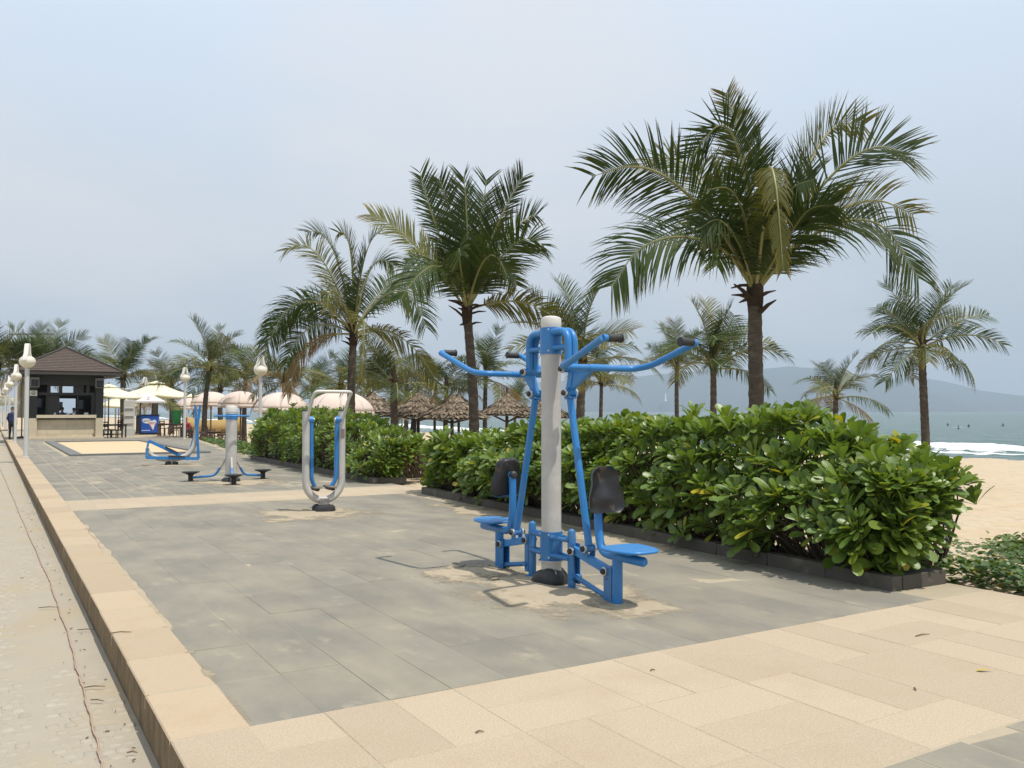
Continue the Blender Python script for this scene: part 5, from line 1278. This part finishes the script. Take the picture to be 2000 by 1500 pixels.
for k in range(9): MB().box((0, -5.4 + k * 1.35, .36), (.08, .08, .72)).build('fence_post', m_wood, Tf)
P = at(345, 52.5); Tb = thing('green_bin', 'bright green plastic bin hung on a stand behind the lamp', 'bin', (P.x, P.y, 0))
MB().lathe([(.16, .75), (.20, .80), (.27, 1.45), (.30, 1.47), (.30, 1.52), (.25, 1.52)], n=18).build('bin_body', mat('green_plastic', (.03, .26, .08), .4, .1, 4, transl=.2), Tb, smooth=40)
for x in (-.34, .34): MB().tube([(x, .1, 0), (x, .1, 1.75)], .022, 8).build('stand_leg', m_pole, Tb)
MB().tube([(-.36, .1, 1.74), (.36, .1, 1.74)], .022, 8).build('stand_bar', m_pole, Tb)
P = at(418, 70); Ts = thing('shade_sail', 'mustard canvas windbreak stretched behind the terrace tables', 'windbreak', (P.x, P.y, float(zt(P.x))), R(-25))
n = 10; vs = [(-2.2 + 4.4 * i / n, .12 * math.sin(i), .55 + (1.35 - .30 * math.sin(math.pi * i / n)) * j) for j in (0, 1) for i in range(n + 1)]
MB().add(vs, [(i, i + 1, n + 2 + i, n + 1 + i) for i in range(n)]).build('canvas', mat('mustard_canvas', (.42, .29, .11), .85, .08, 3), Ts).modifiers.new('thick', 'SOLIDIFY').thickness = .01
for x in (-2.22, 2.22): MB().tube([(x, 0, 0), (x, 0, 2.0)], .04, 8).build('pole', m_pole, Ts)
# string of bulbs
A, Bq = at(205, 62), at(283, 62); A.z, Bq.z = 3.35, 3.55
Tg = thing('string_lights', 'sagging string of white bulbs above the cream parasols', 'string lights', (A.x, A.y, 0))
pts = [A.lerp(Bq, i / 24) - Vector((A.x, A.y, .45 * math.sin(math.pi * i / 24))) for i in range(25)]
MB().tube(pts, .008, 4).build('cable', m_rub, Tg)
for i in range(1, 24, 1): MB().lathe([(.01, .0), (.025, -.05), (.032, -.08), (.015, -.11), (0, -.11)][::-1], n=8).build('bulb', m_white, Tg, loc=pts[i])
for q in (A, Bq): MB().tube([(q.x - A.x, q.y - A.y, 0), (q.x - A.x, q.y - A.y, q.z)], .035, 8).build('mast', m_lgrey, Tg)
# ================================================================ people
def person(label, joints, skin, shirt, trousers, hair, zsplit, loc, rz=0, scale=1.0, hat=None, group=None, name='person'):
    """joints: list of (points, radii) chains merged into one skin; colours change with height along the body"""
    mb = MB()
    for pts, rs in joints: mb.tube(pts, rs, 10)
    m = bpy.data.materials.new('person_clothes'); m.use_nodes = True; t = m.node_tree; b = t.nodes['Principled BSDF']; b.inputs['Roughness'].default_value = .8
    tc = _n(t, 'TexCoord'); sp = _n(t, 'SeparateXYZ'); t.links.new(tc.outputs['Object'], sp.inputs[0])
    rp = _n(t, 'ValToRGB'); rp.color_ramp.interpolation = 'CONSTANT'; mr = _n(t, 'MapRange'); mr.inputs['From Max'].default_value = 2.0; t.links.new(sp.outputs['Z'], mr.inputs[0]); t.links.new(mr.outputs[0], rp.inputs[0])
    e_ = rp.color_ramp.elements; e_[0].color = (*trousers, 1); e_[1].position = zsplit[0] / 2; e_[1].color = (*shirt, 1)
    q = e_.new(zsplit[1] / 2); q.color = (*skin, 1); q = e_.new(zsplit[2] / 2); q.color = (*hair, 1)
    t.links.new(rp.outputs[0], b.inputs['Base Color'])
    o = mb.build(name, m, None, smooth=60, loc=loc); o.rotation_euler = (0, 0, rz); o.scale = (scale,) * 3
    rm = o.modifiers.new('skin', 'REMESH'); rm.mode = 'VOXEL'; rm.voxel_size = .022; rm.use_smooth_shade = True
    sm = o.modifiers.new('smooth', 'SMOOTH'); sm.iterations = 3
    tag(o, label, 'person', group)
    if hat: 
        h = MB().lathe([(.30, 0), (.29, .015), (.02, .20), (0, .205)], n=18).build('conical_hat', mat('straw_hat', (.50, .38, .22), .9), o, loc=hat)
    return o
STAND = [([(0, 0, .82), (0, 0, 1.0), (0, 0, 1.2), (0, 0, 1.38), (0, 0, 1.46)], [.15, .145, .15, .16, .06]), ([(0, 0, 1.42), (0, -.01, 1.52), (0, -.02, 1.60), (0, -.02, 1.68), (0, -.02, 1.74)], [.055, .06, .092, .09, .04]), ([(0, -.08, 1.60), (0, -.125, 1.585)], [.03, .014])]
for sx in (-1, 1):
    STAND += [([(sx * .09, 0, .88), (sx * .10, -.01, .50), (sx * .11, .01, .09)], [.10, .07, .05]), ([(sx * .11, .04, .05), (sx * .12, -.16, .035)], [.05, .035]), ([(sx * .16, 0, 1.40), (sx * .23, .03, 1.13), (sx * .20, -.08, .90), (sx * .19, -.13, .78)], [.06, .048, .036, .03])]
SIT = [([(0, .05, .52), (0, .08, .72), (0, .06, .95), (0, .04, 1.06)], [.15, .14, .16, .06]), ([(0, .03, 1.04), (0, .0, 1.14), (0, -.02, 1.24), (0, -.02, 1.36)], [.05, .06, .095, .045]), ([(0, -.09, 1.22), (0, -.13, 1.20)], [.03, .014])]
for sx in (-1, 1):
    SIT += [([(sx * .09, .05, .53), (sx * .11, -.38, .52), (sx * .11, -.42, .10)], [.10, .075, .05]), ([(sx * .11, -.40, .05), (sx * .11, -.58, .035)], [.05, .03]), ([(sx * .17, .04, 1.0), (sx * .24, -.02, .76), (sx * .17, -.24, .72)], [.055, .045, .03])]
SK = (.30, .17, .105)
p = gnd(23, 859); person('person in blue shirt and dark trousers standing at the kiosk side', STAND, SK, (.015, .025, .08), (.008, .008, .012), (.01, .008, .007), (.98, 1.46, 1.64), (p.x, p.y + .3, 0), R(150), .98)
person('person in grey top behind the kiosk counter', STAND, SK, (.12, .11, .15), (.02, .02, .02), (.01, .008, .007), (.95, 1.46, 1.62), (3.35, 53.2, 0.02), R(10), .97)
person('person in mauve top standing in the kiosk beside the other', STAND, SK, (.16, .10, .20), (.02, .02, .02), (.01, .008, .007), (.95, 1.46, 1.62), (3.95, 53.5, 0.02), R(-20), .95)
x, y, z = spot(243, 61.5); person('seated person in dark purple with a conical straw hat', SIT, SK, (.05, .02, .06), (.02, .015, .02), (.01, .008, .007), (.55, 1.06, 1.26), (x, y, z), R(60), 1.0, hat=(0, -.02, 1.28))
x, y, z = spot(364, 57.5); person('seated person in red shirt at the terrace tables', SIT, SK, (.28, .02, .03), (.03, .02, .03), (.01, .008, .007), (.55, 1.06, 1.26), (x, y, z), R(-30), 1.0)
LIE = [([(0, .0, .56), (0, -.22, .72), (0, -.42, .95), (0, -.50, 1.03)], [.14, .14, .15, .06]), ([(0, -.48, 1.02), (0, -.52, 1.12), (0, -.52, 1.26)], [.06, .09, .05])]
for sx in (-1, 1):
    LIE += [([(sx * .09, 0, .55), (sx * .12, .42, .62), (sx * .12, .85, .50)], [.09, .07, .045]), ([(sx * .12, .86, .50), (sx * .12, .92, .60)], [.04, .03]), ([(sx * .16, -.38, .92), (sx * .26, -.15, .72), (sx * .12, .02, .72)], [.055, .045, .03])]
person('person in dark clothes lying on the brown sun lounger', LIE, SK, (.02, .02, .03), (.02, .022, .03), (.01, .008, .007), (.60, 1.04, 1.18), tuple(LL.location), R(-62))
SWIM = [([(0, 0, -.2), (0, 0, .25), (0, 0, .42)], [.15, .16, .06]), ([(0, 0, .40), (0, 0, .55), (0, 0, .68)], [.05, .10, .05]), ([(.16, 0, .32), (.38, -.1, .12)], [.06, .04]), ([(-.16, 0, .32), (-.38, -.1, .12)], [.06, .04])]
m_board = mat('surfboard_white', (.6, .6, .58), .4, .05, 3)
def sea_at(px, py):
    d = ray(px, py); P = CAMP + d * ((SEA_Z + .1 - CAM_H) / d.z); return P
for i, (px, py) in enumerate(((1851, 831), (1872, 837), (1892, 834), (1959, 832))):
    P = sea_at(px, py)
    o = person('surfer in dark suit sitting in the swell off the beach', SWIM, (.03, .025, .025), (.02, .02, .025), (.02, .02, .02), (.01, .01, .01), (.2, .5, .62), (P.x, P.y, SEA_Z + .10), i * .8, .95, group='surfers waiting in the sea')
P = sea_at(1870, 838.5); sb = MB(); sb.prism([(-.25 * math.sin(math.pi * k / 12), -1.1 + 2.2 * k / 12) for k in range(13)] + [(.25 * math.sin(math.pi * k / 12), -1.1 + 2.2 * k / 12) for k in range(11, 0, -1)], 0, .07)
tag(sb.build('surfboard', m_board, None, loc=(P.x, P.y, SEA_Z + .42)), 'white surfboard floating under one surfer', 'surfboard').rotation_euler = (0, 0, R(70))
# ================================================================ far things
S = at(1300, 7300); Ts = thing('statue', 'tall white standing statue on the far shore below the hills', 'statue', (S.x, S.y, SEA_Z + 90), 0)
m_stat = mat('statue_white', (.85, .85, .84), .7, .02, 1)
MB().lathe([(13, 0), (13, 5), (11, 6), (11, 9)], n=20).build('lotus_base', m_stat, Ts)
MB().lathe([(8.5, 9), (9, 18), (8.2, 32), (8.8, 44), (7.0, 52), (3.0, 56)], n=18, sy=.7).build('robe', m_stat, Ts, smooth=60)
MB().lathe([(2.6, 55), (4.2, 59), (4.2, 63), (3.0, 67), (1.0, 69), (0, 69)], n=14).build('head', m_stat, Ts, smooth=60)
MB().lathe([(60, -95), (50, -30), (25, -6), (14, 0)], n=16).build('headland', m_hill, Ts, smooth=60)
Cn = at(64, 620); m_cr = mat('crane_grey', (.20, .20, .21), .6, .05, 1)
def crane(px, d, ytop, jib, label):
    P = at(px, d); h = CAM_H + (804 - ytop) / FPX * depth_of(px, d)
    T = thing('tower_crane', label, 'crane', (P.x, P.y, -.3), 0, 'tower cranes beyond the palms')
    for sx in (-.8, .8):
        for sy in (-.8, .8): MB().box((sx, sy, h / 2), (.35, .35, h)).build('mast_leg', m_cr, T)
    mb = MB()
    for k in range(int(h / 4)): mb.bar((-.8, -.8, k * 4), (.8, -.8, k * 4 + 4), .2, .2).bar((.8, .8, k * 4), (-.8, .8, k * 4 + 4), .2, .2)
    mb.build('mast_lattice', m_cr, T)
    q = Vector((_r.x, _r.y, 0)); MB().bar(-q * jib[0] + Vector((0, 0, h)), q * jib[1] + Vector((0, 0, h)), .7, .9).build('jib', m_cr, T); MB().bar((0, 0, h - .5), (0, 0, h + 3.5), .8, .8).build('cab_tower', m_cr, T)
crane(42, 620, 652, (9, 18), 'hazy tower crane with level jib beyond the palms')
crane(91, 640, 651, (22, 4), 'second hazy tower crane over the kiosk palms')
# small things on the ground
pts = [gnd(x, y, ROAD_Z) for x, y in ((204, 1530), (198, 1500), (190, 1455), (172, 1390), (160, 1340), (149, 1308), (136, 1250), (115, 1193), (98, 1140), (68, 1073), (45, 1020), (22, 965), (2, 920), (-8, 890))]
cb = []
for i in range(len(pts) - 1):
    for k in range(8):
        t_ = k / 8; p = pts[i].lerp(pts[i + 1], t_); p.x += .004 * math.sin((i * 8 + k) * .9) + .002 * math.sin((i * 8 + k) * 2.3); p.z = ROAD_Z + .011; cb.append(p)
tag(MB().tube(cb, .0042, 6).build('cable', mat('faded_red_cable', (.42, .28, .20), .8, .2, 9), smooth=60), 'thin faded red cable lying along the road by the kerb', 'cable')
m_dry = mat('dry_litter', (.14, .10, .06), .9, .3, 20); m_yleaf = mat('fallen_yellow_leaf', (.45, .33, .05), .6, .2, 20)
P = gnd(1940, 1312); v_, f_ = leaf_t(4); lf = MB().add([tuple(q * .09) for q in v_], [tuple(int(i) for i in q) for q in f_]).build('fallen_leaf', m_yleaf, None, loc=(P.x, P.y, .012)); lf.rotation_euler = (.1, 0, 1.0); tag(lf, 'yellow fallen leaf on the beige paving', 'leaf')
for i, (px, py, L_, z, a) in enumerate(((1802, 1242, .13, .006, .4), (1788, 1347, .05, .006, 1.2), (1275, 1311, .03, .006, .2), (937, 1432, .04, .006, .3), (95, 1191, .16, ROAD_Z + .02, .1), (170, 1235, .14, ROAD_Z + .02, .0), (190, 1375, .09, ROAD_Z + .02, -.3), (185, 1348, .12, ROAD_Z + .02, .1), (258, 1478, .05, ROAD_Z + .02, 0), (236, 1237, .13, .006, .2))):
    P = gnd(px, py, 0 if z > 0 else ROAD_Z); q = Vector((math.cos(a - .5), math.sin(a - .5), 0)) * L_ / 2
    tw_ = MB().tube([-q, Vector((0, .006, .004)), q], [.0035, .004, .002], 5).build('twig', m_dry, None, loc=(P.x, P.y, z)); tag(tw_, 'small dry twig lying on the beige paving' if z > 0 else 'small dry twig lying on the sandy road', 'twig', 'twigs on the paving' if z > 0 else 'twigs on the road')
r9 = random.Random(9); ms = []
for k in range(80):
    x = .64 - abs(r9.gauss(0, .14)); yy = 2.6 + 16 * r9.random() ** 1.5
    ms.append(np.array(Matrix.Translation((x, yy, ROAD_Z + .014)) @ Matrix.Rotation(r9.uniform(0, 6.28), 4, 'Z') @ Matrix.Diagonal((r9.uniform(.004, .03), r9.uniform(.003, .008), .006, 1))))
tvb, tfb = tile_t(1, 1, .9, .1); scatter('leaf_litter', tvb, tfb, ms, m_dry, road, 'stuff', smooth=False)
# ================================================================ haze over the bay
hz = MB().box((2500, 6600, 350), (30500, 24000, 720)).build('haze', m_sand, None, smooth=0, kind='stuff')
hz.data.materials.clear(); mh = bpy.data.materials.new('haze_air'); mh.use_nodes = True; t = mh.node_tree; t.nodes.clear()
vo = _n(t, 'VolumePrincipled'); vo.inputs['Color'].default_value = (.72, .86, 1.0, 1); vo.inputs['Density'].default_value = HAZE_D; vo.inputs['Anisotropy'].default_value = .0
oo = _n(t, 'OutputMaterial'); t.links.new(vo.outputs[0], oo.inputs['Volume']); hz.data.materials.append(mh)
